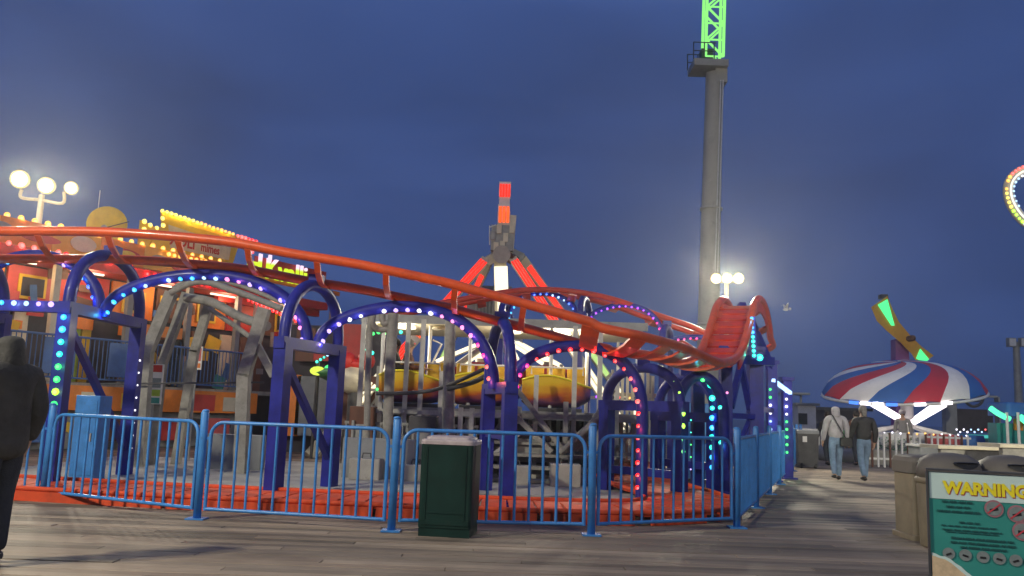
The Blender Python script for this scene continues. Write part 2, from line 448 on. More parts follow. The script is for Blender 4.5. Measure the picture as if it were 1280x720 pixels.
# ================================================================== BLUE CROWD BARRIERS
def barrier(w, label, kind=0):
    """pipe panel with rounded top corners, local x along its length, foot at z = .09"""
    t = thing('crowd_barrier', label, 'barrier', group='blue pipe barriers round the coaster')
    h, r, rad = 1.06, .021, .15
    x0, x1 = -w/2, w/2
    path = [(x0, 0, .10), (x0, 0, h-rad)]
    for i in range(1, 6): a = math.pi/2*i/6; path.append((x0+rad-rad*math.cos(a), 0, h-rad+rad*math.sin(a)))
    path.append((x0+rad, 0, h)); path.append((x1-rad, 0, h))
    for i in range(1, 6): a = math.pi/2*i/6; path.append((x1-rad+rad*math.sin(a), 0, h-rad+rad*math.cos(a)))
    path += [(x1, 0, h-rad), (x1, 0, .10)]
    MB().tube(path, r, 'barrier_blue', 8).build('frame', t)
    MB().tube([(x0, 0, .115), (x1, 0, .115)], r*.95, 'barrier_blue', 8).build('bottom_rail', t)
    n = int(w/.148); bm = None
    for i in range(1, n):
        x = x0+w*i/n
        if kind == 0 and i == n//2: pass
        top = h if rad < x-x0 < w-rad else h-.03
        if bm is None: bm = MB().tube([(0, 0, .115), (0, 0, h-.005)], .0155, 'barrier_blue', 6, caps=False).mesh('bar')
        place('bar', bm, t, loc=(x+random.uniform(-.004, .004), 0, 0), rot=(0, random.uniform(-.006, .006), 0))
    for s in (x0, x1):
        MB().box((s+(-.045 if s < 0 else .045), 0, .88), (.07, .012, .03), 'barrier_blue').build('hook', t)
    return t
post_mesh = MB().lathe([(.044, 0), (.044, 1.16), (.03, 1.185)], (0, 0, 0), 'barrier_blue', 12).mesh('post_tube')
flange_mesh = MB().box((0, 0, .008), (.2, .2, .016), 'barrier_blue').mesh('flange')
cap_mesh = MB().sphere((0, 0, 1.18), .042, 'barrier_blue', 10, 6, (1, 1, .5)).mesh('cap')
def fpost(p, label):
    t = thing('barrier_post', label, 'post', (p.x, p.y, 0), 'blue posts between the barriers')
    place('tube', post_mesh, t, loc=(p.x, p.y, 0), rot=(random.uniform(-.01, .01), random.uniform(-.01, .01), 0)); place('flange', flange_mesh, t, loc=(p.x, p.y, 0)); place('cap', cap_mesh, t, loc=(p.x, p.y, 0))
fr = [G(-150, 618), G(53, 626), G(246, 649), G(489, 664), G(739, 669), G(921, 660)]
names = ['blue barrier at the far left behind the person in the dark coat', 'blue barrier in front of the tall navy legs at the left end of the coaster',
         'blue barrier between the left pair of navy legs and the green bin', 'blue barrier partly hidden behind the dark green bin', 'blue barrier in front of the red-lit arch, at the corner of the enclosure']
def put_barrier(a, b_, label):
    d = (b_-a); w = d.length-.17
    t = barrier(w, label); t.location = ((a.x+b_.x)/2, (a.y+b_.y)/2, 0); t.rotation_euler = (0, 0, math.atan2(d.y, d.x))
for i in range(5): put_barrier(fr[i], fr[i+1], names[i])
pn = ['post left of the person in the dark coat', 'leftmost blue post, under the green lit navy leg', 'second blue post, left of the tall pair of navy legs', 'blue post just left of the green bin',
      'blue post right of the green bin', 'corner post where the blue barriers turn away beside the walkway']
for i in range(1, 6): fpost(fr[i], pn[i])
c0 = fr[5]; c1 = G(1001, 578); sd = (c1-c0); k = 7
sp = [c0+sd*(i/k) for i in range(k+1)]
ordn = ['first', 'second', 'third', 'fourth', 'fifth', 'sixth', 'last']
for i in range(k):
    put_barrier(sp[i], sp[i+1], f'{ordn[i]} blue barrier from the corner post along the walkway')
    fpost(sp[i+1], f'{ordn[i]} blue post behind the corner post along the walkway')

# ================================================================== COASTER
def nrm(v): v = V(v); v.normalize(); return v
def track(name, label, ctrl, gauge, r, tie_step, mt='orange_paint', tie_w=.2, tie_h=.05, drop=.14, n=10, tie_mt=None, bank=0.0, bank_n=0, wide_x=None):
    t = thing(name, label, 'coaster track', tuple(ctrl[0][:2])+(0,), 'orange coaster track')
    P = smooth_path(ctrl, n); Lr, Rr, C = [], [], []
    for i, p in enumerate(P):
        tg = nrm(P[min(i+1, len(P)-1)]-P[max(i-1, 0)])
        side = nrm(tg.cross(V((0, 0, 1))))
        gi = gauge if not isinstance(gauge, list) else lerp((gauge[min(i//n, len(gauge)-1)], 0, 0), (gauge[min(i//n+1, len(gauge)-1)], 0, 0), (i % n)/n).x
        bk = V((0, 0, bank/2*max(0, min(1, (bank_n*n-i)/(3*n))) if bank else 0))
        Lr.append(p-side*gi/2-bk); Rr.append(p+side*gi/2+bk)
    MB().tube(Lr, r, mt, 12).build('rail', t); MB().tube(Rr, r, mt, 12).build('rail', t)
    acc = tie_step*.5; 
    for i in range(len(P)-1):
        d = (P[i+1]-P[i]).length
        while acc < d:
            f = acc/d; a, c = lerp(Rr[i], Rr[i+1], f), lerp(Lr[i], Lr[i+1], f)
            tg = nrm(P[i+1]-P[i]); upv = nrm((c-a).cross(tg)); 
            if upv.z < 0: upv = -upv
            wd = wide_x is not None and a.x > wide_x
            b = MB(); mid = (a+c)/2-upv*drop; q = .13 if wd else tie_w/2; dp = .07 if wd else drop
            prof = [(0, -r*.6), (.22, -r*.6-dp*.75), (.5, -r*.6-dp), (.78, -r*.6-dp*.75), (1, -r*.6)]
            vs = []
            for u_, h_ in prof:
                base = lerp(a, c, u_)+upv*h_
                for sgn, dz in ((-1, 0), (1, 0), (1, -tie_h), (-1, -tie_h)): vs.append(base+tg*q*sgn+upv*dz)
            fs = [(0, 1, 2, 3)]
            for j in range(len(prof)-1):
                for kk in range(4): fs.append((j*4+kk, j*4+(kk+1) % 4, j*4+4+(kk+1) % 4, j*4+4+kk))
            fs.append(tuple(reversed(range((len(prof)-1)*4, len(prof)*4))))
            b.add(vs, fs, tie_mt or mt); b.build('tie', t)
            acc += .5 if wd else tie_step
        acc -= d
    return t, P, Lr, Rr
# front straight, descending to the right
near_px = [(-260, 284), (-120, 288), (0, 289), (60, 289), (130, 290), (210, 295), (290, 303), (365, 317), (440, 329), (490, 339), (560, 354), (600, 365), (680, 386), (740, 403), (785, 415)]
GA, RR = .72, .070
front = [W(x, y, 11.9)+V((0, GA/2, -.135)) for x, y in near_px]
rp_ = [(845, 438, 12.65), (878, 451, 13.4), (897, 453, 13.95), (909, 449, 14.4), (918, 440, 14.8), (926, 421, 15.3), (932, 400, 15.8), (937, 382, 16.3), (943, 374, 16.8), (949, 378, 17.3), (955, 393, 17.9), (960, 420, 18.7), (960, 436, 19.6)]
HG = .70
turn = [W(x-18 if i > 1 else x-10, y, Y)+V((0, (.25, .12)[i] if i < 2 else 0, 0)) for i, (x, y, Y) in enumerate(rp_)]
track('coaster_track', 'orange front track sloping down to the right over the navy arches, then humping up', front+turn[:9], [GA]*len(front)+[.66, HG]+[HG]*7, RR, 1.0, tie_w=.085, tie_h=.035, drop=.10, bank=.27, wide_x=1.05, bank_n=len(front)+1)
track('coaster_track', 'red track falling away behind the hump at the right end of the coaster', turn[7:]+[V((4.9, 20.6, 2.75)), V((4.2, 20.9, 3.1))], HG, RR, .9, mt='red_paint')
# steps on the hump
hump = smooth_path(turn[2:], 8)
st = thing('hump_staircase', 'red stepped plates between the rails climbing the hump', 'track plates', (3.3, 13.9, 0))
for i, p in enumerate(spaced(hump, .26, .5)):
    if i > 10: break
    j = min(range(len(hump)), key=lambda q: (hump[q]-p).length); tg = nrm(hump[min(j+1, len(hump)-1)]-hump[max(j-1, 0)])
    side = nrm(tg.cross(V((0, 0, 1)))); up = side.cross(tg)
    MB().box(p-up*.10, (.66, .19, .035), 'red_paint', Matrix((side, tg, up)).transposed()).build('step_plate', st)
rear = [W(x, y, Y) for x, y, Y in ((900, 424, 20.6), (870, 410, 20.6), (820, 393, 20.4), (770, 375, 20.2), (720, 364, 20), (670, 361, 20), (620, 366, 20), (540, 380, 20), (450, 396, 20))]
track('coaster_track', 'thin far side of the orange track curving above the small lit arches', [p+V((0, .5, 0)) for p in rear], GA, RR, 1.1, mt='red_paint')
# low track at the ground inside the barriers
low = [(-9, 12.1, .24), (-6.6, 11.4, .24), (-4, 10.98, .24), (-1.5, 10.8, .24), (0.4, 10.78, .24), (1.5, 10.9, .24), (2.25, 11.35, .24), (2.62, 12.1, .24), (2.6, 13.0, .26), (2.35, 14.0, .3), (2.2, 15.4, .36), (2.4, 17, .5)]
track('coaster_track', 'low orange track lying near the boards just inside the blue barriers', [V(p)+V((0, .17, -.09)) for p in low], 1.3, .03, .34, mt='base_orange', tie_w=.31, tie_h=.03, drop=-.03, tie_mt='base_orange')
ks = thing('track_skirt', 'long orange steel kerb under the low track behind the barriers', 'kerb', (-1, 10.4, 0))
sk_ = smooth_path([V((p[0], p[1], 0)) for p in low[:8]], 5)
for i in range(0, len(sk_)-5, 5):
    a, c = sk_[i], sk_[i+5]; d = nrm(c-a); s_ = d.cross(V((0, 0, 1)))*.52
    MB().beam(a+s_+V((0, 0, .062)), c+s_+V((0, 0, .062))-d*.01, .05, .12, 'base_orange').build('skirt_plate', ks)

# navy bents: two legs, cross beam, hoop, brace
HOOPS = {}
def bent(name, label, A, B, zt, hoop_top, leds=None, brace=True, w=.19, hoop=True, base=0, mid_beam=None):
    A, B = V(A), V(B)
    t = thing('support_frame', label, 'coaster support', ((A.x+B.x)/2, (A.y+B.y)/2, 0), 'navy support frames of the coaster')
    for P in (A, B):
        l = MB().box((P.x, P.y, zt/2+.02), (w, w, zt-.04), 'navy_paint', Matrix.Rotation(math.atan2(B.y-A.y, B.x-A.x), 3, 'Z')).build('leg', t)
        MB().box((P.x, P.y, .015), (.36, .36, .03), 'navy_paint').build('base_plate', l)
        b = MB()
        for sx in (-1, 1):
            for sy in (-1, 1): b.lathe([(.022, .03), (.022, .055)], (P.x+sx*.14, P.y+sy*.14, 0), 'grey_steel', 6)
        b.build('bolt', l, kind='stuff')
    d = nrm(V((B.x-A.x, B.y-A.y, 0)))
    MB().beam((A.x-d.x*.12, A.y-d.y*.12, zt), (B.x+d.x*.12, B.y+d.y*.12, zt), .17, .16, 'navy_paint').build('cross_beam', t)
    if mid_beam:
        MB().beam((A.x, A.y, mid_beam), (B.x, B.y, mid_beam), .1, .12, 'navy_paint').build('low_beam', t)
    if hoop:
        c = (A+B)/2; hw = (B-A).length/2; hz = hoop_top-zt; path = []
        for i in range(21):
            a = math.pi*i/20; path.append(V((c.x, c.y, zt+.06))+d*(-hw*math.cos(a))+V((0, 0, (hz-.1)*math.sin(a)**.85)))
        h_ = MB().tube(path, .085, 'navy_paint', 12).build('hoop', t)
        MB().box((c.x, c.y, hoop_top+.05), (.2, .2, .14), 'navy_paint').build('saddle', t)
        HOOPS[name] = path
    if brace:
        MB().beam(V((A.x, A.y, zt-.25))+d*.06, V((B.x, B.y, .5 if brace is True else brace))-d*.06, .09, .09, 'navy_paint').build('brace', t)
    return t
def foot(px, py, Y): p = W(px, py, Y); return (p.x, p.y, 0)
b1 = bent('b1', 'tall leftmost navy frame with green lights down its near leg', foot(62, 600, 11.75), foot(155, 592, 13.9), 2.5, 3.45)
b2 = bent('b2', 'navy frame with round hoop and slanted brace under the track, left of the green bin', foot(341, 620, 11.75), foot(411, 612, 13.1), 2.12, 3.06)
b3 = bent('b3', 'navy frame seen end on just behind the green bin', foot(633, 620, 12.0), foot(606, 612, 13.4), 1.62, 2.64, brace=False, mid_beam=.95)
b4 = bent('b4', 'lower navy frame whose right leg carries green lights', foot(849, 615, 13.2), foot(757, 608, 14.2), 1.45, 2.10, brace=False, mid_beam=.42)
b5 = bent('b5', 'navy frame with cyan lights below the dip in the track', foot(893, 600, 14.3), foot(822, 595, 15.4), 1.3, 2.03, brace=False, mid_beam=.5)
b0 = bent('b0', 'navy frame at the left end of the coaster beyond the picture edge', (-8.25, 11.75, 0), (-8.3, 13.9, 0), 2.5, 3.5)
# posts under the hump
def hpost(px, Y, z, label, w=.2, arch=False):
    p = foot(px, 560, Y); t = thing('hump_post', label, 'coaster support', p, 'square navy posts under the hump')
    MB().box((p[0], p[1], z/2), (w, w, z), 'navy_paint').build('leg', t)
    MB().box((p[0], p[1], z+.04), (w+.08, w+.08, .08), 'navy_paint').build('cap_plate', t)
    MB().box((p[0], p[1], .015), (.36, .36, .03), 'navy_paint').build('base_plate', t)
    return t, V(p)
h1, p1 = hpost(872, 14.9, 1.95, 'navy post below the bottom of the dip')
h2, p2 = hpost(907, 15.3, 2.5, 'navy post with pink lights under the climbing hump')
h3, p3 = hpost(944, 16.4, 2.6, 'broad blue post at the near side of the hump', w=.26)
h4, p4 = hpost(965, 18.6, 2.5, 'navy post with white and green lights below the falling track', w=.2)
h5, p5 = hpost(984, 19.6, 2.2, 'farthest navy post beside the walkway barriers', w=.2)
t = thing('hump_truss', 'navy cross beams and brackets tying the hump posts together', 'coaster support', (p3.x, p3.y, 0))
MB().beam(p2+V((-.3, -.1, 2.36)), p3+V((.35, .1, 2.42)), .16, .16, 'navy_paint').build('cross_beam', t)
MB().beam(p2+V((0, 0, 1.35)), p3+V((0, 0, 1.35)), .1, .1, 'navy_paint').build('cross_beam', t)
MB().beam(p3+V((0, 0, 1.5)), p4+V((0, 0, 1.5)), .1, .1, 'navy_paint').build('cross_beam', t)
MB().beam(p2+V((.1, 0, 1.5)), (p2+p3)/2+V((0, 0, 2.3)), .1, .1, 'navy_paint').build('knee_brace', t)
MB().beam(p3+V((-.1, 0, 1.5)), (p2+p3)/2+V((0, 0, 2.3)), .1, .1, 'navy_paint').build('knee_brace', t)
MB().beam(p2+V((.1, 0, .5)), p3+V((-.1, 0, 1.3)), .07, .07, 'navy_paint').build('knee_brace', t)
MB().beam(p3+V((0, 0, 2.5)), hump[50]-V((0,0,.1)), .14, .14, 'navy_paint').build('strut', t)
MB().beam(p4+V((0, 0, 2.4)), hump[64]-V((0,0,.1)), .14, .14, 'navy_paint').build('strut', t)
# deep side plate of the hump
b = MB(); 
hp = [hump[i] for i in range(14, len(hump)-12)]
for i in range(len(hp)-1):
    a, c = hp[i], hp[i+1]; tg = nrm(c-a); s_ = nrm(tg.cross(V((0, 0, 1))))*.36
    b.add([a+s_-V((0, 0, .05)), c+s_-V((0, 0, .05)), c+s_-V((0, 0, .26)), a+s_-V((0, 0, .26)), a+s_*.92-V((0, 0, .05)), c+s_*.92-V((0, 0, .05)), c+s_*.92-V((0, 0, .26)), a+s_*.92-V((0, 0, .26))],
          [(0, 1, 2, 3), (7, 6, 5, 4), (0, 4, 5, 1), (3, 2, 6, 7)], 'red_paint')
sp_ = b.build('hump_side_plate'); tag(sp_, 'red steel plate along the near side of the hump', 'track plate')

# light arches in the plane of the track
def arch(label, A, B, top, colours, r=.088, step=.175, legA=0, legB=0, p=2.0, led_off=-.1, bscale=1.0, start=.06, group='lit navy arches carrying the front track', below=True, fy=1, n=30):
    A, B = V(A), V(B); c = (A+B)/2; hw = (B-A)/2; path = []
    t = thing('light_arch', label, 'light arch', ((A.x+B.x)/2, (A.y+B.y)/2, 0), group)
    for i in range(n+1):
        a = math.pi*i/n; x = -math.cos(a); zz = math.sin(a)**(2/p)
        base = c+hw*x; path.append(V((base.x, base.y, base.z+(top-base.z)*zz)))
    if legA: path.insert(0, V((A.x, A.y, legA)))
    if legB: path.append(V((B.x, B.y, legB)))
    MB().tube(path, r, 'navy_paint', 12).build('arch_tube', t)
    lp = []
    cc = V((c.x, c.y, min(A.z, B.z)))
    for i, q in enumerate(path):
        tg = nrm(path[min(i+1, len(path)-1)]-path[max(i-1, 0)]); inn = nrm(tg.cross(V((0, 1, 0))))
        if inn.dot(cc+V((0, 0, .2))-q) < 0: inn = -inn
        lp.append(q+inn*r*.72+V((0, -r*.72*fy, 0)))
    bulbs(spaced(lp, step, start), colours, t, facing=(0, -1, -.75), scale=bscale, glow=.85 if bscale == 1.0 else .35)
    return t
def mid(px, py, Y=12.6): return W(px, py, Y)
arch('cyan lit navy arch at the left edge of the picture', W(-45, 385, 12.7), W(124, 386, 12.7), W(40, 319, 12.7).z, ['cyan', 'cyan', 'cyan', 'ice', 'lilac', 'cyan', 'blue'])
arch('wide navy arch with lights fading from blue to pink, left of the round hoop', W(130, 396, 12.6), W(384, 432, 12.6), W(255, 343, 12.6).z, ['cyan', 'cyan', 'ice', 'ice', 'cyan', 'ice', 'pink', 'lilac', 'lilac', 'lilac', 'pink', 'lilac'], p=2.15)
arch('navy arch with white and pink lights above the yellow ride cars', W(398, 432, 12.6), W(617, 486, 12.6), W(510, 383, 12.6).z, ['lilac', 'white', 'white', 'lilac', 'white', 'pink', 'pink', 'magenta', 'rose'], p=2.15)
arch('navy arch with red lights running down to the ground, right of the end-on frame', W(640, 489, 12.6), W(803, 520, 12.6), W(724, 432, 12.6).z, ['magenta', 'red', 'red', 'red', 'rose', 'red', 'red', 'red'], legB=.08, p=2.4)
arch('short navy arch under the dip with a green glow', W(846, 520, 13.8), W(905, 520, 13.8), W(876, 470, 13.8).z, ['lime', 'green', 'aqua', 'aqua'], legA=.9, legB=.5, step=.55)
# far side arches
ra = 'small lit arches under the far side of the track'
def rarch(label, a, b_, top, c, st=.15): return arch(label, W(a[0], a[1], 20.4), W(b_[0], b_[1], 20.4), W(top[0], top[1], 20.4).z, c, r=.06, step=st, bscale=.85, group=ra)
rarch('small far arch with blue lights beside the red lit tower legs', (634, 402), (722, 398), (682, 366), ['cyan', 'cyan', 'blue', 'ice', 'blue'])
rarch('small far arch with violet lights', (736, 400), (829, 426), (778, 381), ['violet', 'violet', 'violet', 'magenta'])
rarch('small far arch with magenta lights meeting the hump', (836, 430), (905, 436), (868, 421), ['magenta', 'magenta'])
def rbent(px, top, label):
    a, c = W(px-5, 500, 20.0), W(px+6, 500, 21.3); zt = W(px, top+26, 20.6).z
    bent('r%d' % px, label, (a.x, a.y, 0), (c.x, c.y, 0), zt, W(px, top, 20.6).z, brace=False, w=.13)
rbent(728, 371, 'far navy frame between the blue and the violet arch')
rbent(832, 407, 'far navy frame between the violet and the magenta arch')
rbent(628, 376, 'far navy frame hidden behind the end-on frame')
# strings of lights on legs and beams
def string(pts, colours, parent, facing=(0, -1, 0), step=.17, scale=1.0): bulbs(spaced(pts, step), colours, parent, facing, scale, glow=.8 if scale > .75 else 0)
A1 = V(foot(62, 600, 11.75))
string([A1+V((.0, -.115, 2.36)), A1+V((.0, -.115, .98))], ['cyan', 'cyan', 'aqua', 'aqua', 'green', 'white', 'green', 'lime', 'green', 'aqua', 'aqua'], b1, scale=1.25)
MB().beam((-8.3, 11.75, 2.5), (A1.x-.1, 11.75, 2.5), .15, .15, 'navy_paint').build('long_beam', b1)
string([V((-8.2, 11.65, 2.53)), V((A1.x-.1, 11.65, 2.53))], ['cyan', 'ice', 'cyan', 'cyan', 'ice', 'cyan', 'ice', 'lilac', 'lilac'], b1)
A2 = V(foot(155, 592, 13.9)); string([A2+V((.11, -.06, 1.9)), A2+V((.11, -.06, .3))], ['white'], b1, facing=(1, -.4, 0), step=.2, scale=.45)
A4 = V(foot(849, 615, 13.2)); string([A4+V((.02, -.11, 1.35)), A4+V((.02, -.11, .62))], ['lime', 'green', 'green'], b4, step=.19, scale=1.45)
p4h = HOOPS['b4']; string([p+V((.0, -.09, -.02)) for p in p4h[:7][::-1]], ['yellow', 'lime', 'lime'], b4, step=.2, scale=.6)
A5 = V(foot(893, 600, 14.3)); string([A5+V((-.06, -.11, 1.62)), A5+V((-.06, -.11, .45))], ['aqua', 'cyan', 'aqua', 'cyan'], b5, step=.16, scale=1.25)
string([A5+V((-.4, -.05, 1.25)), A5+V((-.4, -.05, .4))], ['aqua', 'green', 'lilac'], b5, step=.2, scale=.4)
string([p2+V((0, -.12, 1.75)), p2+V((0, -.12, .5))], ['pink', 'white', 'pink', 'ice'], h2, step=.2, scale=.7)
string([p4+V((-.06, -.12, 1.95)), p4+V((-.06, -.12, .5))], ['green', 'white', 'ice', 'aqua', 'green'], h4, step=.17, scale=.85)
string([p5+V((-.04, -.12, 1.95)), p5+V((-.04, -.12, .5))], ['white', 'white', 'green', 'green', 'green'], h5, step=.17, scale=.85)
bar = MB().beam(p4+V((.0, -.12, 2.15)), p5+V((.05, -.12, 1.92)), .07, .07, 'lens_ice'); bar.build('light_bar', h4)
hb = [V((4.28, 16.1, 3.28)), V((4.36, 16.2, 2.62))]
MB().beam(W(943, 449, 15.62), W(940, 396, 15.62), .09, .06, 'navy_paint').build('strut', t)
string([W(940, 398, 15.56), W(943, 447, 15.56)], ['cyan', 'cyan', 'aqua', 'aqua', 'aqua'], t, step=.085, scale=.9)
string([W(920, 431, 15.6), W(921, 446, 15.6)], ['lilac', 'violet'], t, step=.08, scale=.7)
bulbs([W(950, 447, 15.6), W(886, 476, 14.1), W(889, 481, 14.1)], ['aqua'], t, scale=1.6)

# ================================================================== FUN HOUSE (far left)
FO = V((-11.7, 19.5, 0)); FU = nrm((2.6, 4.5, 0)); FN = V((FU.y, -FU.x, 0))
FR = Matrix((FU, -FN, V((0, 0, 1)))).transposed()      # local x along the front, local -y outward
def F(s, z, o=0.0): return FO+FU*s+FN*o+V((0, 0, z))
fh = thing('fun_house', 'long orange and red fun house with rows of yellow and red bulbs along its eaves', 'fun house', (-10, 22.5, 0))
def fbox(name, s0, s1, z0, z1, o0, o1, mt, parent=None):
    return MB().box(F((s0+s1)/2, (z0+z1)/2, (o0+o1)/2), (s1-s0, abs(o1-o0), z1-z0), mt, FR).build(name, parent or fh)
fbox('wall', -4, 10.6, .02, 4.75, -1.2, -.9, 'fun_dark')
for i_ in range(8): fbox('parapet_board', -4+1.3*i_, -2.71+1.3*i_, 4.8, 5.42, -.5, -.3, ['amber_paint', 'fun_orange', 'amber_paint', 'fun_orange'][i_ % 4])
fbox('parapet', 6.45, 10.8, 4.25, 4.62, -.5, -.3, 'fun_red')
fbox('eave', -4, 10.7, 4.45, 4.7, -.9, .15, 'fun_red')
fbox('skirt', -4, 7.6, .95, 1.55, .25, .42, 'fun_orange')
fbox('skirt_base', -4, 7.6, .02, .93, .0, .2, 'plaster_grey')
fbox('deck', -4, 10.6, 1.5, 1.62, -.9, .24, 'grey_timber')
# upper storey panels, each a board of its own
up = [(-3.9, -1.5, 'fun_red'), (-1.4, .4, 'fun_orange'), (.5, 1.7, 'fun_pink'), (1.8, 3.2, 'fun_red'), (3.3, 4.6, 'fun_orange'), (4.7, 5.6, 'fun_brown'), (5.7, 7.2, 'fun_orange'), (7.3, 8.6, 'fun_red'), (8.7, 10.5, 'fun_brown')]
for s0, s1, c in up:
    fbox('wall_panel', s0, s1, 3.45, 4.4, -.88, -.80, c)
    if c in ('fun_pink', 'fun_orange', 'fun_brown'):
        w = fbox('window', (s0+s1)/2-.35, (s0+s1)/2+.35, 3.6, 4.2, -.79, -.75, 'fun_yellow')
        fbox('pane', (s0+s1)/2-.28, (s0+s1)/2+.28, 3.67, 4.13, -.745, -.735, 'fun_dark', w)
lowp = [(-3.5, -2.2, 'fun_brown'), (-2.1, -1.2, 'fun_pink'), (-.4, .3, 'fun_dark'), (.75, 1.1, 'cream_paint'), (1.75, 2.05, 'fun_yellow'), (2.25, 2.5, 'lime'), (2.55, 2.8, 'fun_yellow'), (5.5, 5.9, 'fun_blue'), (6.0, 6.3, 'fun_brown'), (6.4, 6.9, 'fun_dark'), (7.1, 7.5, 'cream_paint'), (7.9, 8.8, 'fun_brown')]
for s0, s1, c in lowp: fbox('front_panel', s0, s1, 1.65, 3.3, -.86, -.78, c)
for s0, s1, z0, z1, c in ((.2, .75, 3.25, 3.75, 'fun_pink'), (1.0, 1.4, 3.2, 3.65, 'fun_red'), (.55, .9, 2.85, 3.05, 'fun_orange'), (2.0, 2.75, 3.0, 3.3, 'fun_orange'), (.2, .7, 2.3, 2.65, 'fun_orange')):
    fbox('painted_sign', s0, s1, z0, z1, -.72, -.66, c)
fbox('awning', 3.55, 4.95, 2.95, 3.25, -.75, .1, 'fun_orange')
for s in (-2.4, -.8, 1.25, 3.3, 5.2, 7.0, 8.9):
    fbox('pillar', s-.08, s+.08, 1.63, 4.44, -.12, .02, 'cream_paint' if s in (-.8, 1.25) else 'plaster_grey')
# yellow arch of the entrance
for rr_, cm, of in ((.72, 'fun_brown', -.74), (.62, 'fun_yellow', -.70), (.42, 'fun_brown', -.66)):
    poly = [F(4.35-rr_, 1.64, of), ]+[F(4.35-rr_*math.cos(math.pi*i/14), 2.05+rr_*1.05*math.sin(math.pi*i/14), of) for i in range(15)]+[F(4.35+rr_, 1.64, of)]
    MB().prism(poly, FN*.035, cm).build('entrance_arch', fh)
MB().sphere(F(4.35, 2.0, -.45), .23, 'fun_yellow', 12, 8, (1, 1, 1.35)).build('entrance_figure', fh)
# bulbs
bulbs([F(-1.6+.335*i, 5.46, -.36) for i in range(25)], ['amber'], fh, facing=FN+V((0, 0, -.25)), scale=1.9, glow=2.2)
bulbs([F(-1.6+.30*i, 4.72, .17) for i in range(10)], ['red', 'rose'], fh, facing=FN, scale=1.9, glow=2)
bulbs([F(1.3+.30*i, 4.70, .17) for i in range(7)], ['red'], fh, facing=FN, scale=1.7, glow=2)
bulbs([F(3.6+.26*i, 4.58, .17) for i in range(12)], ['red'], fh, facing=FN, scale=1.7, glow=2)
bulbs([F(7.2+.17*i, 4.36-.035*i, .17) for i in range(13)], ['red'], fh, facing=FN, scale=1.7, glow=2)
bulbs([F(4.5+.19*i, 5.30-.0*i, -.18) for i in range(7)], ['amber'], fh, facing=FN, scale=1.7, glow=1.6)
fbox('arrow_board', 5.7, 7.1, 4.78, 5.36, -.24, -.18, 'fun_red')
bulbs([F(5.75+.12*i, 5.30-.055*i, -.14) for i in range(5)]+[F(6.2+.13*i, 5.02-.012*i, -.14) for i in range(7)]+[F(6.0+.2*i, 5.2-.02*i, -.14) for i in range(6)], ['amber'], fh, facing=FN, scale=1.8)
emit('tube_white', (1, .86, .6), 2.5)
for s_ in (-1.5, .4, 2.2, 4.6, 6.6, 8.6):
    tl = MB().box(F(s_, 4.42, -.30), (.9, .07, .04), 'tube_white', FR).build('tube_lamp', fh)
    lamp('tube_light', 'POINT', F(s_, 4.2, -.12), 26, (1, .70, .38), size=.25)
# blue rail on the deck
rail = thing('deck_railing', 'blue picket railing along the raised deck of the fun house', 'railing', (F(2, 0).x, F(2, 0).y, 1.5))
MB().tube([F(-4, 2.72, .3), F(7.4, 2.72, .3)], .03, 'fun_blue', 6).build('top_rail', rail)
MB().tube([F(-4, 1.72, .3), F(7.4, 1.72, .3)], .025, 'fun_blue', 6).build('bottom_rail', rail)
bm = MB().tube([(0, 0, 1.72), (0, 0, 2.72)], .014, 'fun_blue', 5, caps=False).mesh('bar')
for i in range(92): place('bar', bm, rail, loc=F(-3.95+.123*i, 0, .3))
for s0, s1, c in ((-1.2, -.2, 'fun_blue'), (.9, 1.7, 'fun_blue'), (2.6, 3.4, 'fun_blue'), (-3, -2.2, 'plaster_grey')):
    fbox('privacy_panel', s0, s1, 1.8, 2.66, .32, .335, c, rail)
def notice(label, px, py0, py1, Y, w, bands):
    c = W(px, (py0+py1)/2, Y); h = abs(W(px, py0, Y).z-W(px, py1, Y).z)
    t = thing('notice_board', label, 'notice board', (c.x, c.y, 0), 'notice boards by the ride entrances')
    MB().box((c.x, c.y+.03, (c.z)/2), (.05, .04, c.z), 'grey_steel').build('post', t)
    MB().box(c, (w, .03, h), 'white_paint').build('board', t)
    z = c.z+h/2
    for k, (f, mt_) in enumerate(bands):
        MB().box((c.x, c.y-.019, z-f*h/2), (w*.86, .006, f*h*.8), mt_).build('print_band', t); z -= f*h
    return t
notice('white notice board with dark and green bands beside the second pair of navy legs', 350, 458, 512, 15, .26, [(.15, 'white_paint'), (.12, 'fun_dark'), (.2, 'cream_paint'), (.25, 'sign_grey'), (.28, 'green_paint')])
notice('pale notice board with a red heading under the grey slanted legs', 192, 455, 505, 16, .33, [(.22, 'fun_red'), (.1, 'white_paint'), (.3, 'sign_grey'), (.2, 'lime'), (.18, 'sign_teal')])
notice('pinkish notice board on the blue railing of the fun house', 245, 433, 462, 17.6, .25, [(.7, 'fun_pink'), (.25, 'fun_orange')])
def oval_sign(s, z, rs_, rz_, o, c):
    MB().prism([F(s+rs_*math.cos(2*math.pi*i/18), z+rz_*math.sin(2*math.pi*i/18), o) for i in range(18)], FN*.03, c).build('painted_sign', fh)
for s, z, a_, h_, c in ((-.1, 5.12, .3, .16, 'plaster_grey'), (.9, 5.05, .5, .1, 'fun_red'), (2.0, 5.12, .35, .2, 'cream_paint'), (3.2, 5.05, .5, .17, 'fun_red'), (3.25, 5.07, .25, .1, 'dish_yellow'), (4.3, 5.1, .3, .14, 'plaster_grey'), (5.1, 5.0, .4, .12, 'fun_pink')):
    oval_sign(s, z, a_, h_, -.298 if c != 'dish_yellow' else -.265, c)
rz_ = random.Random(77)
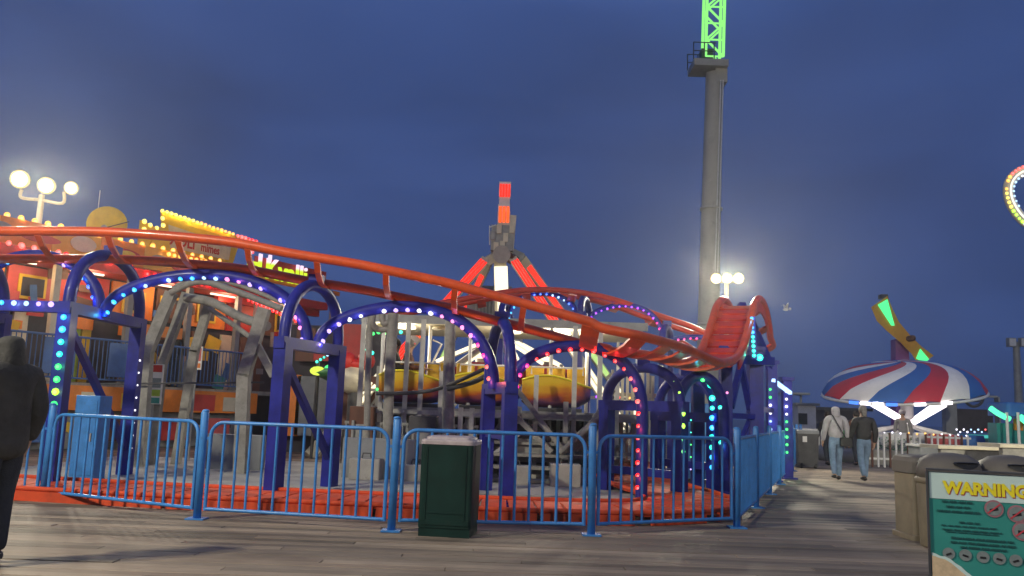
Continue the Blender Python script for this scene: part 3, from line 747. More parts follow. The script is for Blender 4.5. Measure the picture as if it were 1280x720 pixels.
for i in range(46):
    s0 = rz_.uniform(-1.6, 9.6); z0 = rz_.choice([rz_.uniform(1.7, 3.2), rz_.uniform(3.2, 4.35), rz_.uniform(.25, .85)]); w_, h_ = rz_.uniform(.12, .55), rz_.uniform(.12, .5)
    o_ = .235 if z0 < .9 else -.70+.004*i
    R2 = FR @ Matrix.Rotation(rz_.uniform(-.3, .3), 3, 'Y')
    MB().box(F(s0, z0, o_), (w_, .03, h_), rz_.choice(['fun_brown', 'fun_dark', 'plaster_grey', 'fun_blue', 'fun_yellow', 'fun_red', 'fun_orange', 'fun_dark', 'fun_brown', 'teal_paint', 'cream_paint']), R2).build('painted_sign', fh)
# yellow disc ornament and mast on the roof
dc = F(3.35, 6.0, -1.4)
t = thing('roof_dish', 'round yellow dish with a thin dark pointer on the fun house roof', 'dish', (dc.x, dc.y, 5.4))
Rf = V((.35, -1, .12)).to_track_quat('Z', 'Y').to_matrix()
MB().lathe([(.02, -.16), (.3, -.1), (.5, .02), (.52, .05), (.5, .05), (.28, -.04), (.02, -.08)], dc, 'dish_yellow', 28, Rf).build('dish', t)
MB().tube([dc+Rf @ V((-.05, -.12, .06)), dc+Rf @ V((.56, .12, .1))], .016, 'dark_steel', 6).build('pointer', t)
MB().sphere(dc+Rf @ V((-.06, -.12, .06)), .09, 'grey_steel', 8, 6).build('hub', t)
MB().tube([dc+V((0, .1, -.4)), dc+V((0, .1, -1.2))], .05, 'grey_steel', 8).build('stand', t)
MB().tube([dc+V((-.32, .05, -.9)), dc+V((-.32, .05, .98))], .013, 'white_paint', 6).build('antenna', t)
# sign board on the roof
rs = thing('roof_sign', 'yellow lettered sign board edged with bulbs on top of the fun house', 'sign', (F(6, 0).x, F(6, 0).y, 5.42))
so = -.9
poly = [F(4.45, 6.1, so), F(4.7, 6.18, so), F(4.62, 6.62, so), F(8.3, 6.39, so), F(8.1, 6.02, so), F(7.5, 6.12, so), F(7.3, 5.45, so), F(4.3, 5.45, so)]
MB().prism(poly, FN*.09, 'fun_yellow').build('board', rs)
MB().prism([F(4.85, 6.27, so+.095), F(7.2, 6.10, so+.095), F(7.15, 5.62, so+.095), F(5.0, 5.62, so+.095)], FN*.012, 'cream_paint').build('letter_field', rs)
ang = math.atan2(FU.y, FU.x)
text('lettering', 'XOLI', .50, 'fun_red', F(4.95, 5.72, so+.112), (math.pi/2, 0, ang), rs, sx=.78, bold=.012)
text('lettering', 'mimes', .36, 'fun_red', F(6.05, 5.72, so+.112), (math.pi/2, 0, ang), rs, sx=.75, bold=.008)
bulbs(spaced([F(4.62, 6.62, so+.1), F(7.4, 6.45, so+.1)], .155), ['yellow', 'yellow', 'amber', 'amber'], rs, facing=FN+V((0, 0, -.5)), scale=1.6, glow=1.6)
bulbs(spaced([F(7.45, 6.447, so+.1), F(8.3, 6.40, so+.1)], .155), ['rose', 'red'], rs, facing=FN, scale=1.9)
bulbs([F(8.22, 6.24, so+.1), F(8.1, 6.06, so+.1), F(7.95, 6.18, so+.1), F(7.75, 6.22, so+.1), F(7.15, 5.0, -.2), F(7.2, 5.2, -.2), F(7.1, 4.85, -.2)], ['red'], rs, facing=FN, scale=1.9)
bulbs([F(4.66, 6.42, so+.1), F(4.7, 6.22, so+.1), F(4.5, 6.1, so+.1), F(4.28, 6.14, so+.1), F(4.08, 6.2, so+.1), F(4.1, 5.98, so+.1), F(4.02, 5.75, so+.1)], ['yellow'], rs, facing=FN, scale=1.8)
MB().prism([F(3.98, 6.22, so), F(4.46, 6.12, so), F(4.46, 5.45, so), F(3.98, 5.45, so)], FN*.06, 'fun_yellow').build('side_board', rs)
# script neon
def neon():
    m = bpy.data.materials.new('neon_two_tone'); m.use_nodes = True; t_ = m.node_tree; t_.nodes.clear()
    o = t_.nodes.new('ShaderNodeOutputMaterial'); e = t_.nodes.new('ShaderNodeEmission'); c = t_.nodes.new('ShaderNodeNewGeometry')
    s = t_.nodes.new('ShaderNodeSeparateXYZ'); t_.links.new(c.outputs['Position'], s.inputs[0])
    r = t_.nodes.new('ShaderNodeValToRGB'); r.color_ramp.elements[0].position = .45; r.color_ramp.elements[0].color = (.62, .85, .03, 1)
    r.color_ramp.elements[1].position = .58; r.color_ramp.elements[1].color = (1, .72, .95, 1)
    mr = t_.nodes.new('ShaderNodeMapRange'); mr.inputs[1].default_value = 5.22; mr.inputs[2].default_value = 5.95
    t_.links.new(s.outputs[2], mr.inputs[0]); t_.links.new(mr.outputs[0], r.inputs[0]); t_.links.new(r.outputs[0], e.inputs[0]); e.inputs[1].default_value = 1.25
    t_.links.new(e.outputs[0], o.inputs[0]); M['neon_two_tone'] = m
neon()
ns = thing('neon_sign', 'script neon sign with white tops and yellow green bottoms under the orange track', 'neon sign', (F(9, 0).x, F(9, 0).y, 4.6))
text('lettering', "H.'", .95, 'neon_two_tone', F(6.95, 5.16, .2), (math.pi/2, 0, ang), ns, ext=.03, sx=.95, bold=.012)
text('lettering', 'Kvalli', .90, 'neon_two_tone', F(7.72, 5.12, .2), (math.pi/2, 0, ang), ns, ext=.03, sx=.95, bold=.012)
text('lettering', 'es', .40, 'core_white', F(9.95, 5.2, .2), (math.pi/2, 0, ang), ns, ext=.03, sx=.9, bold=.015)
fb = MB().box(F(9.3, 5.08, .12), (3.9, .08, .14), 'fun_orange', FR); fb.build('sign_rail', ns)
MB().box(F(9.0, 5.5, .06), (3.2, .04, .5), 'fun_red', FR).build('backing', ns)
for s in (7.6, 9.3, 11.0): MB().box(F(s, 2.55, .06), (.1, .1, 5.1), 'grey_steel', FR).build('sign_post', ns)

# ================================================================== FLOODLIGHT POLES
def flood_head(p, aim, root, w=.26, h=.2, lit=True, power=900, col_=(1, .93, .72), spot=150):
    aim = nrm(aim); R_ = aim.to_track_quat('Z', 'Y').to_matrix()
    hd = MB(); hd.lathe([(w*.28, -.26), (w*.5, -.12), (w*.54, -.01)], V(p), 'grey_steel', 14, R_); hd = hd.build('lamp_head', root)
    MB().lathe([(w*.5, 0), (w*.5, .012), (w*.40, .05)], V(p), 'flood_ring', 18, R_).build('halo_ring', hd)
    MB().lathe([(w*.385, .045), (w*.36, .07), (w*.2, .10)], V(p), 'flood_glow', 16, R_).build('lens', hd)
    if lit:
        lamp('flood_lamp', 'SPOT', V(p)+aim*.12, power, col_, V(p)+aim*3, .15, spot)
        lamp('flood_spill', 'POINT', V(p)+aim*.9+V((0, 0, -.5)), power*.012, col_, size=.2)
emit('flood_glow', (1, .95, .72), 8); emit('flood_ring', (1, .80, .38), 1.1)  # the ring's warm emission stands in for the haze round each lamp
Y = 22.6
bp = W(45, 480, Y); top = W(52, 246, Y)
t = thing('floodlight_pole', 'three blazing floodlights on a pale pole above the fun house, far left', 'floodlight', (top.x, Y, 0), 'floodlight poles')
MB().tube([(top.x, Y, 0), (top.x, Y, top.z+.05)], [.11, .075], 'cream_paint', 10).build('pole', t)
arm = [W(27, 237, Y), W(27, 247, Y), W(52, 250, Y), W(78, 254, Y), W(80, 240, Y)]
MB().tube(smooth_path(arm, 5), .045, 'cream_paint', 8).build('arm', t)
for px, py, s in ((25, 224, .5), (58, 232, .46), (89, 235, .36)):
    flood_head(W(px, py, Y-.1), (.25, -.8, -.22), t, s, s, power=1300, spot=165)
Y = 25.5
top = W(908, 350, Y)
t = thing('floodlight_pole', 'bright row of three floodlights behind the red hump', 'floodlight', (top.x, Y, 0), 'floodlight poles')
MB().tube([(top.x, Y, 0), (top.x, Y, top.z)], [.1, .07], 'cream_paint', 10).build('pole', t)
MB().beam(W(890, 352, Y+.12), W(928, 352, Y+.12), .08, .08, 'cream_paint').build('arm', t)
for px in (895, 909, 923): flood_head(W(px, 348, Y-.1), (-.15, -.8, -.22), t, .33, .30, power=1300, spot=165)
# lamp of the boardwalk itself, beside the left of the picture: it throws the long shadows to the right
t = thing('floodlight_pole', 'tall boardwalk floodlight on the left, outside the picture', 'floodlight', (-9.6, 2.6, 0), 'floodlight poles')
MB().tube([(-9.6, 2.6, 0), (-9.6, 2.6, 7.9)], [.12, .08], 'cream_paint', 10).build('pole', t)
MB().beam((-9.6, 2.3, 7.9), (-9.6, 3.1, 7.9), .08, .08, 'cream_paint').build('arm', t)
for y in (2.35, 3.05): flood_head((-9.4, y, 7.75), (.78, .5, -.6), t, .34, .3, power=2300, spot=130)
flood_head((-9.55, 2.85, 7.75), (.02, .93, -.3), t, .34, .3, power=3400, spot=120)  # unseen third head, added to brighten the fun house front
# unseen pole added behind the camera on the right as fill light
t = thing('floodlight_pole', 'unseen fill floodlight added behind the camera', 'floodlight', (7.5, -7.0, 0), 'floodlight poles')
MB().tube([(7.5, -7, 0), (7.5, -7, 8.9)], [.12, .08], 'cream_paint', 10).build('pole', t)
MB().beam((7.2, -7, 8.9), (8.1, -7, 8.9), .08, .08, 'cream_paint').build('arm', t)
flood_head((7.3, -6.8, 8.75), (-.25, .8, -.45), t, .34, .3, power=2300, spot=130)
flood_head((8.0, -6.8, 8.75), (.22, .9, -.12), t, .34, .3, power=15000, spot=58)  # narrow fill head added to brighten the striped canopy and drop tower
# unlit pole at the right edge
Y = 48
a = W(1270, 428, Y)
t = thing('floodlight_pole', 'grey pole with unlit lamp heads at the right edge of the picture', 'floodlight', (a.x, Y, 0), 'floodlight poles')
MB().tube([(a.x, Y, 0), (a.x, Y, a.z)], [.26, .17], 'grey_steel', 10).build('pole', t)
MB().beam(W(1262, 428, Y), W(1282, 429, Y), .12, .12, 'grey_steel').build('arm', t)
for px in (1264, 1279): 
    p = W(px, 428, Y-.2); hd = MB().box(p, (.42, .3, .5), 'grey_steel').build('lamp_head', t); MB().box(p+V((0, -.16, 0)), (.36, .02, .42), 'white_paint').build('lens', hd)

# ================================================================== PENDULUM TOWER (centre)
emit('led_red', (1, .035, .02), 1.5); emit('led_orange', (1, .10, .02), 1.6); emit('led_warm', (1, .88, .62), 1.6); emit('led_lime', (.62, .95, .30), .9)
YT = 28.0
pt = thing('pendulum_tower', 'tall pendulum ride with red lit mast and splayed lit legs behind the track', 'pendulum ride', tuple(W(626, 500, YT)[:2])+(0,))
def T(px, py, dy=0): return W(px, py, YT+dy)
mast = [(630, 283, 630, 266, .42, 'cream_paint', 'mast_block'), (630, 278, 630, 257, .40, 'white_paint', 'mast_block'), (630.5, 257, 630.8, 247, .36, 'white_paint', 'mast_block'), (631, 247, 631.5, 229, .40, 'white_paint', 'mast_block')]
for x0, y0, x1, y1, w, mt_, nm in mast: MB().beam(T(x0, y0), T(x1, y1), w, w, mt_, up=(0, 1, 0)).build(nm, pt)
def led_panel(x0, y0, x1, y1, w, n, c, dy=-.23):
    a, c_ = T(x0, y0, dy), T(x1, y1, dy); d = (c_-a); s_ = nrm(d.cross(V((0, 1, 0))))
    for i in range(n):
        o = s_*(w*(i-(n-1)/2)/n)
        MB().beam(a+o, c_+o, w/n*.72, .03, c, up=(0, 1, 0)).build('light_strip', pt)
led_panel(631, 246, 631.4, 230, .38, 4, 'led_red'); led_panel(629.8, 278, 630.3, 258, .38, 3, 'led_orange')
MB().box(T(628, 300), (.75, .8, .85), 'grey_steel').build('gear_housing', pt)
b = MB(); 
for i in range(7): b.box(T(616+i*4, 285+random.uniform(0, 26), -.42), (.16, .1, .3), random.choice(['grey_steel', 'cream_paint', 'dark_steel']))
b.build('machinery', pt, kind='stuff')
MB().tube([T(627, 318, -.5), T(627, 318, .6)], .3, 'grey_steel', 14).build('bearing', pt)
MB().beam(T(636, 318), T(640, 270), .3, .3, 'cream_paint').build('mast_brace', pt)
b = MB().tube([T(612, 282, -.4), T(612, 306, -.4)], .02, 'white_paint', 5); b.tube([T(612, 284, -.4), T(620, 281, -.4)], .02, 'white_paint', 5); b.build('ladder', pt)
def leg(a, c, dya, dyb, w, segs, front=True):
    """tapered box leg; segs = [(t0, t1, light material, strips)]"""
    p, q = T(a[0], a[1], dya), T(c[0], c[1], dyb)
    full = p+(q-p)*((p.z-0.0)/(p.z-q.z))
    l = MB().beam(p, full, w, w*.9, 'cream_paint', up=(0, 1, 0)).build('tower_leg', pt)
    d = nrm(full-p); s_ = nrm(d.cross(V((0, 1, 0)))); nn = nrm(s_.cross(d)); 
    if nn.y > 0: nn = -nn
    for t0, t1, mt_, k_ in segs:
        for i in range(k_):
            o = nn*(w*.45+.02)+s_*(w*(i-(k_-1)/2)/k_)
            MB().beam(p+(full-p)*t0+o, p+(full-p)*t1+o, w/k_*.66, .03, mt_, up=(0, 1, 0)).build('light_strip', l)
leg((606, 326), (555, 383), -.3, -2.2, .29, [(.02, .36, 'led_red', 3), (.38, .47, 'led_orange', 3), (.50, .60, 'led_red', 4), (.60, .86, 'led_warm', 2)])
leg((642, 325), (690, 398), -.3, -2.2, .27, [(.02, .40, 'led_red', 3), (.42, .55, 'led_warm', 2), (.60, .86, 'led_warm', 2)])
leg((652, 322), (697, 384), .5, 2.6, .28, [(.03, .34, 'led_red', 1), (.34, .55, 'led_lime', 1), (.62, .85, 'led_warm', 1)])
leg((612, 326), (590, 372), .5, 2.6, .26, [(.05, .34, 'led_red', 1), (.40, .52, 'led_lime', 1)])
MB().beam(T(627, 316), T(606, 328, -.3), .3, .3, 'cream_paint').build('leg_head', pt); MB().beam(T(629, 316), T(643, 326, -.3), .3, .3, 'fun_brown').build('leg_head', pt)
MB().beam(T(630, 312, .4), T(653, 323, .5), .3, .3, 'grey_steel').build('leg_head', pt)
# pendulum arm hanging between the legs, lit white, with its star of gondola arms
MB().beam(T(625, 322, .2), T(627, 420, .2), .42, .42, 'cream_paint', up=(0, 1, 0)).build('pendulum_arm', pt)
MB().beam(T(626, 333, -.06), T(627, 364, -.06), .44, .06, 'led_warm', up=(0, 1, 0)).build('light_panel', pt)
MB().beam(T(627, 368, -.06), T(628, 392, -.06), .30, .06, 'led_warm', up=(0, 1, 0)).build('light_panel', pt)
hubp = T(627, 428, .2)
MB().lathe([(.5, -.25), (.7, -.1), (.7, .15), (.4, .3)], hubp, 'grey_steel', 16).build('gondola_hub', pt)
for i in range(6):
    a = math.pi*2*i/6+.25; e_ = hubp+V((math.cos(a)*2.1, math.sin(a)*2.1, -.75)); s0 = hubp+V((math.cos(a)*.5, math.sin(a)*.5, 0))
    ga = MB().beam(s0, e_, .34, .14, 'cream_paint').build('gondola_arm', pt)
    MB().beam(s0+V((0, -.02, .09)), e_+V((0, -.02, .09)), .30, .03, 'led_warm').build('light_strip', ga)
    MB().beam(s0+V((math.sin(a)*.19, -abs(math.cos(a))*.19, 0)), e_+V((math.sin(a)*.19, -abs(math.cos(a))*.19, 0)), .03, .12, 'led_warm').build('light_strip', ga)
    MB().rbox(e_+V((0, 0, -.3)), (.7, .7, .5), .15, 'fun_red').build('gondola_seat', ga)
# service building with grey shutters at the tower's back
b = MB(); b.box(T(612, 380, 3), (1.6, 1, 1.2), 'plaster_grey')
for i in range(9): b.box(T(595+i*4.3, 382, 2.4), (.05, .06, 1.1), 'grey_steel')
sb = b.build('tower_control_box'); tag(sb, 'grey ribbed service cabin raised behind the track left of the lit pendulum arm', 'cabin')
MB().tube([T(612, 395, 3), (T(612, 395, 3).x, YT+3, 0)], .15, 'grey_steel', 8).build('cabin_stand', sb)

# ================================================================== DROP TOWER
YD = 42.0
dt = thing('drop_tower', 'very tall grey tower with a railed platform and a green lit lattice top', 'drop tower', tuple(W(880, 500, YD)[:2])+(0,))
a, c = W(882, 505, YD), W(893, 92, YD); a = V((a.x, YD, 0)); cx = c
MB().tube([a, lerp(a, cx, .33), cx], [.58, .52, .44], 'tower_grey', 20).build('column', dt)
for f in (.31, .62): 
    p = lerp(a, cx, f); MB().lathe([(.56, -.06), (.57, 0), (.56, .06)], p, 'tower_grey', 20).build('flange_ring', dt)
pl = W(886, 84, YD)
MB().box(pl+V((-.05, 0, -.05)), (1.75, 1.6, .35), 'tower_grey').build('platform', dt)
MB().box(pl+V((.55, 0, -.55)), (.6, .9, .8), 'tower_grey').build('bracket', dt)
for sx in (-.95, -.4, .1): 
    for sy in (-.75, .75): MB().tube([pl+V((sx, sy, .1)), pl+V((sx, sy, 1.0))], .03, 'dark_steel', 5).build('rail_post', dt)
for sy in (-.75, .75): [MB().tube([pl+V((-.95, sy, z_)), pl+V((.2, sy, z_))], .028, 'dark_steel', 5).build('rail', dt) for z_ in (.55, 1.0)]
MB().box(pl+V((-.1, .2, .55)), (.6, .6, .85), 'dark_steel').build('winch', dt)
emit('led_green_tower', (.30, .95, .22), 1.15)
q0 = W(882, 70, YD-.4); q1 = W(904, 70, YD-.4); H_ = 9.0
for x in (q0.x, q1.x):
    for y in (YD-.4, YD+.4): 
        MB().beam((x, y, q0.z), (x+.22, y, q0.z+H_), .13, .13, 'led_green_tower').build('lattice_post', dt)
nb = 10
for i in range(nb):
    z0, z1 = q0.z+H_*i/nb, q0.z+H_*(i+1)/nb; sh0, sh1 = .22*i/nb, .22*(i+1)/nb
    A_, B_ = (q0.x+sh0, q1.x+sh1) if i % 2 else (q1.x+sh0, q0.x+sh1)
    for y in (YD-.4, YD+.4): MB().beam((A_, y, z0), (B_, y, z1), .09, .09, 'led_green_tower').build('lattice_brace', dt)
    MB().beam((q0.x+sh0, YD-.4, z0), (q1.x+sh0, YD-.4, z0), .07, .07, 'led_green_tower').build('lattice_bar', dt)
for px0, px1 in ((901, 893.5), (904, 897)):
    MB().tube([W(px0, 100, YD-.5), W(px1, 345, YD-.5)], .035, 'white_paint', 5).build('cable', dt)
MB().beam(W(891, 280, YD-.3), W(897, 282, YD-.3), .05, .05, 'white_paint').build('cable_guide', dt)

# ================================================================== CANOPY RIDE WITH YELLOW CARS
YC = 16.8
cr = thing('canopy_ride', 'low flat roofed ride platform on white posts with round ceiling lights', 'ride pavilion', tuple(W(610, 520, YC)[:2])+(0,))
l_, r_ = W(455, 403, YC), W(806, 408, YC)
zc = 2.92
MB().box(((l_.x+r_.x)/2, 18.3, zc+.10), (r_.x-l_.x, 3.3, .10), 'cream_paint').build('roof', cr)
MB().box(((l_.x+r_.x)/2, 16.62, zc+.09), (r_.x-l_.x+.06, .05, .16), 'grey_steel').build('fascia', cr)
emit('ceiling_light', (1, .88, .62), 3.0)
for px, lit in ((478, 0), (508, 1), (552, 0), (640, 1), (690, 1), (703, 1), (736, 1), (470, 1)):
    p = W(px, 408, 17.5); 
    MB().lathe([(.20, -.06), (.19, -.02), (.17, .0)], (p.x, 17.3+.5*random.random(), zc+.04), 'ceiling_light' if lit else 'cream_paint', 16).build('ceiling_light', cr)
    if lit: lamp('ceiling_lamp', 'POINT', (p.x, 17.4, zc-.25), 34, (1, .9, .7), size=.18)
for px, Y in ((476, 16.75), (535, 17.4), (586, 16.75), (688, 16.75), (733, 17.4), (798, 16.75), (772, 19.8), (560, 19.8)):
    p = W(px, 480, Y); MB().tube([(p.x, Y, 0), (p.x, Y, zc+.05)], .036, 'white_paint', 8).build('roof_post', cr)
MB().tube([W(541, 425, 17.4), W(552, 430, 17.4), W(540, 455, 17.4)], .022, 'white_paint', 6).build('stay', cr)
zd = 1.28
MB().box(((l_.x+r_.x)/2+.0, 18.2, zd-.06), (r_.x-l_.x, 3.4, .12), 'dark_steel').build('deck', cr)
MB().box(((l_.x+r_.x)/2, 16.5, zd-.05), (r_.x-l_.x, .04, .16), 'grey_steel').build('deck_edge', cr)
for i in range(9):
    x = l_.x+.2+(r_.x-l_.x-.4)*i/8
    MB().box((x, 16.6, (zd-.14)/2), (.09, .09, zd-.14), 'grey_steel').build('deck_post', cr)
    MB().box((x, 19.7, (zd-.14)/2), (.09, .09, zd-.14), 'grey_steel').build('deck_post', cr)
    if i < 8: MB().beam((x, 16.66, .12), (x+(r_.x-l_.x-.4)/8, 16.66, zd-.2), .05, .05, 'grey_steel').build('deck_brace', cr)
MB().box(((l_.x+r_.x)/2, 16.62, .55), (r_.x-l_.x, .05, .06), 'grey_steel').build('deck_rail', cr)
MB().box(((l_.x+r_.x)/2, 19.85, .62), (r_.x-l_.x, .05, 1.2), 'fun_dark').build('back_skirt', cr)
for i in range(4):
    p = W(690, 596-8*i, 14.9+.35*i); MB().box((p.x, 15.0+.35*i, .12+.2*i), (2.6, .34, .05), 'grey_timber').build('entry_step', cr)
    MB().box((p.x, 15.2+.35*i, .06+.2*i), (2.5, .03, .14), 'grey_steel').build('step_riser', cr)
# cars
def car(label, px):
    p = W(px, 500, 16.55); t = thing('ride_car', label, 'ride car', (p.x, 16.6, 1.34), 'yellow airbrushed cars of the canopy ride')
    n = 13; ln = 1.34; b = MB(); vs = []; k = 10
    for i in range(n):
        u = i/(n-1); x = (u-.5)*ln
        full = 1-max(0, (u-.72)/.28)**2*.62-max(0, (.12-u)/.12)**2*.3
        hh = .62*(.82+.18*math.cos((u-.35)*4)); w = .46*full
        for j in range(k):
            a = -math.pi/2+math.pi*j/(k-1)
            yy = w*math.sin(a); zz = hh-(hh*(.35+.65*full))*math.cos(a)**.55
            vs.append((p.x+x, 16.95+yy, 1.38+zz))
    fs = [(i*k+j, i*k+j+1, (i+1)*k+j+1, (i+1)*k+j) for i in range(n-1) for j in range(k-1)]
    fs += [tuple(range(k)), tuple(reversed(range((n-1)*k, n*k)))]
    b.add(vs, fs, 'airbrush', True); b.build('hull', t)
    MB().tube([V(vs[i*k])+V((0, -.01, .0)) for i in range(n)], .022, 'sign_yellow', 6).build('rim', t)
    for q in (-.42, .0, .4):
        MB().rbox((p.x+q, 17.05, 2.03), (.36, .10, .34), .04, 'fun_yellow').build('seat_back', t)
        MB().box((p.x+q, 16.95, 1.78), (.38, .40, .08), 'fun_yellow').build('seat', t)
    MB().tube([(p.x-.5, 16.62, 2.02), (p.x-.5, 16.62, 2.16), (p.x+.5, 16.62, 2.16), (p.x+.5, 16.62, 2.02)], .018, 'white_paint', 6).build('lap_bar', t)
    MB().box((p.x, 16.95, 1.33), (1.0, .5, .1), 'dark_steel').build('bogie', t)
    return t
car('yellow car at the left end of the canopy ride, with two riders', 515)
car('yellow car behind the end-on navy frame under the canopy', 606)
car('yellow car with a violet nose at the right end of the canopy ride', 696)

# ================================================================== GREY TIMBERS AND STEEL IN THE ENCLOSURE
def timber(label, path, r, roots=0, extra=(), mt='grey_timber', cat='timber post', nm='timber_post'):
    t = thing(nm, label, cat, (path[0].x, path[0].y, 0), 'weathered grey timbers inside the enclosure')
    MB().tube(smooth_path(path, 6), r if not isinstance(r, tuple) else [lerp((r[0], 0, 0), (r[1], 0, 0), i/(6*(len(path)-1))).x for i in range(6*(len(path)-1)+1)], mt, 10).build('trunk', t)
    for i in range(roots):
        a = 2*math.pi*i/max(roots, 1)+.4; p = path[0]
        MB().tube(smooth_path([p+V((0, 0, .75)), p+V((math.cos(a)*.14, math.sin(a)*.14, .35)), p+V((math.cos(a)*.36, math.sin(a)*.3, .0))], 5), [.06+.003*i_ for i_ in range(11)], mt, 8).build('root', t)
    for e_ in extra: MB().tube(smooth_path(e_, 5), .055, mt, 8).build('branch', t)
    return t
def E(px, py, Y): return W(px, py, Y)
def g0(px, Y): p = W(px, 560, Y); return V((p.x, p.y, 0))
timber('grey timber post with a forked bracket top under the white lit arch', [g0(485, 15.2), E(487, 470, 15.2), E(492, 392, 15.2)], (.085, .10), 0, [[E(491, 410, 15.2), E(474, 412, 15.2), E(466, 404, 15.1), E(467, 390, 15.1)], [E(492, 398, 15.2), E(480, 405, 15.2), E(478, 392, 15.2)]])
timber('grey timber post with spreading roots just left of the end-on navy frame', [g0(562, 15.0), E(561, 480, 15.0), E(563, 402, 15.0)], (.12, .09), 5)
timber('thin grey post left of the yellow ride cars', [g0(460, 15.3), E(460, 470, 15.3), E(463, 395, 15.3)], (.06, .055), 0)
def steel(label, pts, w, extra=()):
    t = thing('frame_leg', label, 'frame leg', (pts[0].x, pts[0].y, 0), 'weathered grey timbers inside the enclosure')
    for q_, r_ in zip(pts, pts[1:]): MB().beam(q_, r_+nrm(r_-q_)*w*.2, w, w, 'grey_timber', up=(0, 1, 0)).build('leg_section', t)
    for q_, r_ in extra: MB().beam(q_, r_, w*.6, w*.6, 'grey_timber', up=(0, 1, 0)).build('bracket', t)
    MB().box((pts[0].x, pts[0].y, .02), (w*2, w*2, .04), 'grey_steel').build('foot_plate', t)
steel('grey slanted leg at the left of the sweeping grey frame', [g0(176, 15.6), E(184, 440, 15.6), E(214, 368, 15.6)], .19)
steel('second grey slanted leg, inner one of the leaning pair', [g0(190, 16.2), E(203, 455, 16.2), E(233, 368, 16.2)], .15)
steel('grey slanted leg crossing the orange awning', [g0(221, 16.4), E(243, 440, 16.4), E(260, 385, 16.4)], .15)
steel('stout grey leg bending out above the notice board, left of the second navy pair', [g0(303, 14.9), E(305, 470, 14.9), E(330, 388, 14.9)], .2, [(E(318, 425, 14.9), E(342, 470, 14.95))])
gb = thing('grey_frame', 'long grey curved beams sweeping down to the right under the blue and pink lit arch', 'frame beam', tuple(W(280, 500, 15.4)[:2])+(0,))
MB().tube(smooth_path([E(213, 366, 15.5), E(250, 352, 15.4), E(300, 366, 15.2), E(352, 386, 15.0)], 6), .06, 'grey_timber', 8).build('beam', gb)
MB().tube(smooth_path([E(233, 372, 16.0), E(265, 378, 15.6), E(300, 396, 15.3), E(335, 408, 15.0)], 6), .085, 'grey_timber', 8).build('beam', gb)
MB().tube(smooth_path([E(216, 360, 15.6), E(248, 346, 15.5), E(300, 357, 15.4), E(352, 378, 15.2)], 6), .04, 'grey_timber', 8).build('beam', gb)
MB().tube(smooth_path([E(262, 386, 16.3), E(290, 405, 15.9), E(318, 425, 15.2)], 6), .05, 'grey_timber', 8).build('beam', gb)
MB().tube([E(120, 480, 15.4), E(330, 478, 15.4)], .018, 'dark_steel', 6).build('cable', gb)
xb = thing('cross_braced_frame', 'grey crossed beams under the violet nosed car, right of the end-on navy frame', 'frame', tuple(W(680, 560, 15.6)[:2])+(0,))
for a, c in (((640, 478, 15.6), (706, 566, 15.6)), ((640, 515, 15.8), (690, 565, 15.6)), ((640, 519, 15.9), (740, 522, 15.9)), ((700, 566, 15.7), (765, 505, 15.9))):
    MB().beam(E(*a), E(*c), .11, .09, 'grey_timber').build('beam', xb)
for x in (642, 706, 757): 
    p = g0(x, 15.8); MB().box((p.x, p.y, .75), (.09, .09, 1.5), 'grey_timber').build('post', xb)
rb = thing('ribbed_sculpture', 'fan of pale curved ribs sweeping up beside the red lit arch', 'sculpture', tuple(g0(745, 15.2))[:2]+(0,))
for i in range(7):
    MB().tube(smooth_path([E(700+i*5, 566-i*1, 15.3+.03*i), E(725+i*5, 545-i*5, 15.2), E(750+i*2, 520-i*6, 15.1), E(764+i, 508-i*7, 15.05)], 5), .05, 'grey_timber', 8).build('rib', rb)
MB().tube([g0(757, 15.1), E(760, 500, 15.05)], .13, 'grey_timber', 10).build('stem', rb)
bk = g0(735, 15.1); MB().box((bk.x, 15.1, .12), (1.3, .5, .24), 'grey_timber').build('plinth', rb)
pf = thing('pale_picket_screen', 'pale upright pickets behind the red lit arch', 'screen', tuple(g0(790, 17))[:2]+(0,))
for i in range(9):
    p = g0(764+i*6.4, 17.2); h_ = W(764+i*6.4, 462+(i % 3)*4, 17.2).z
    MB().box((p.x, p.y, h_/2), (.055, .04, h_), 'cream_paint').build('picket', pf)
p = g0(790, 17.24); MB().box((p.x, p.y+.03, .9), (.95, .03, .08), 'cream_paint').build('rail', pf); MB().box((p.x, p.y+.03, 1.7), (.95, .03, .08), 'cream_paint').build('rail', pf)
for px, Y, w, h_, label in ((112, 12.9, .36, 1.28, 'bright blue cabinet behind the barrier beside the leftmost navy frame'), (868, 17.5, .5, 1.55, 'bright blue cabinet seen between the green and cyan lit legs')):
    p = g0(px, Y); t = thing('control_cabinet', label, 'cabinet', tuple(p), 'blue control cabinets')
    MB().rbox((p.x, p.y, h_/2+.06), (w, .4, h_-.06), .02, 'barrier_blue').build('body', t)
    MB().box((p.x, p.y, .03), (w+.04, .44, .06), 'dark_steel').build('plinth', t)
    d_ = MB().box((p.x, p.y-.207, h_/2+.06), (w-.06, .012, h_-.2), 'barrier_blue').build('door', t); MB().box((p.x+w/2-.08, p.y-.222, h_*.55), (.02, .02, .12), 'grey_steel').build('handle', d_)
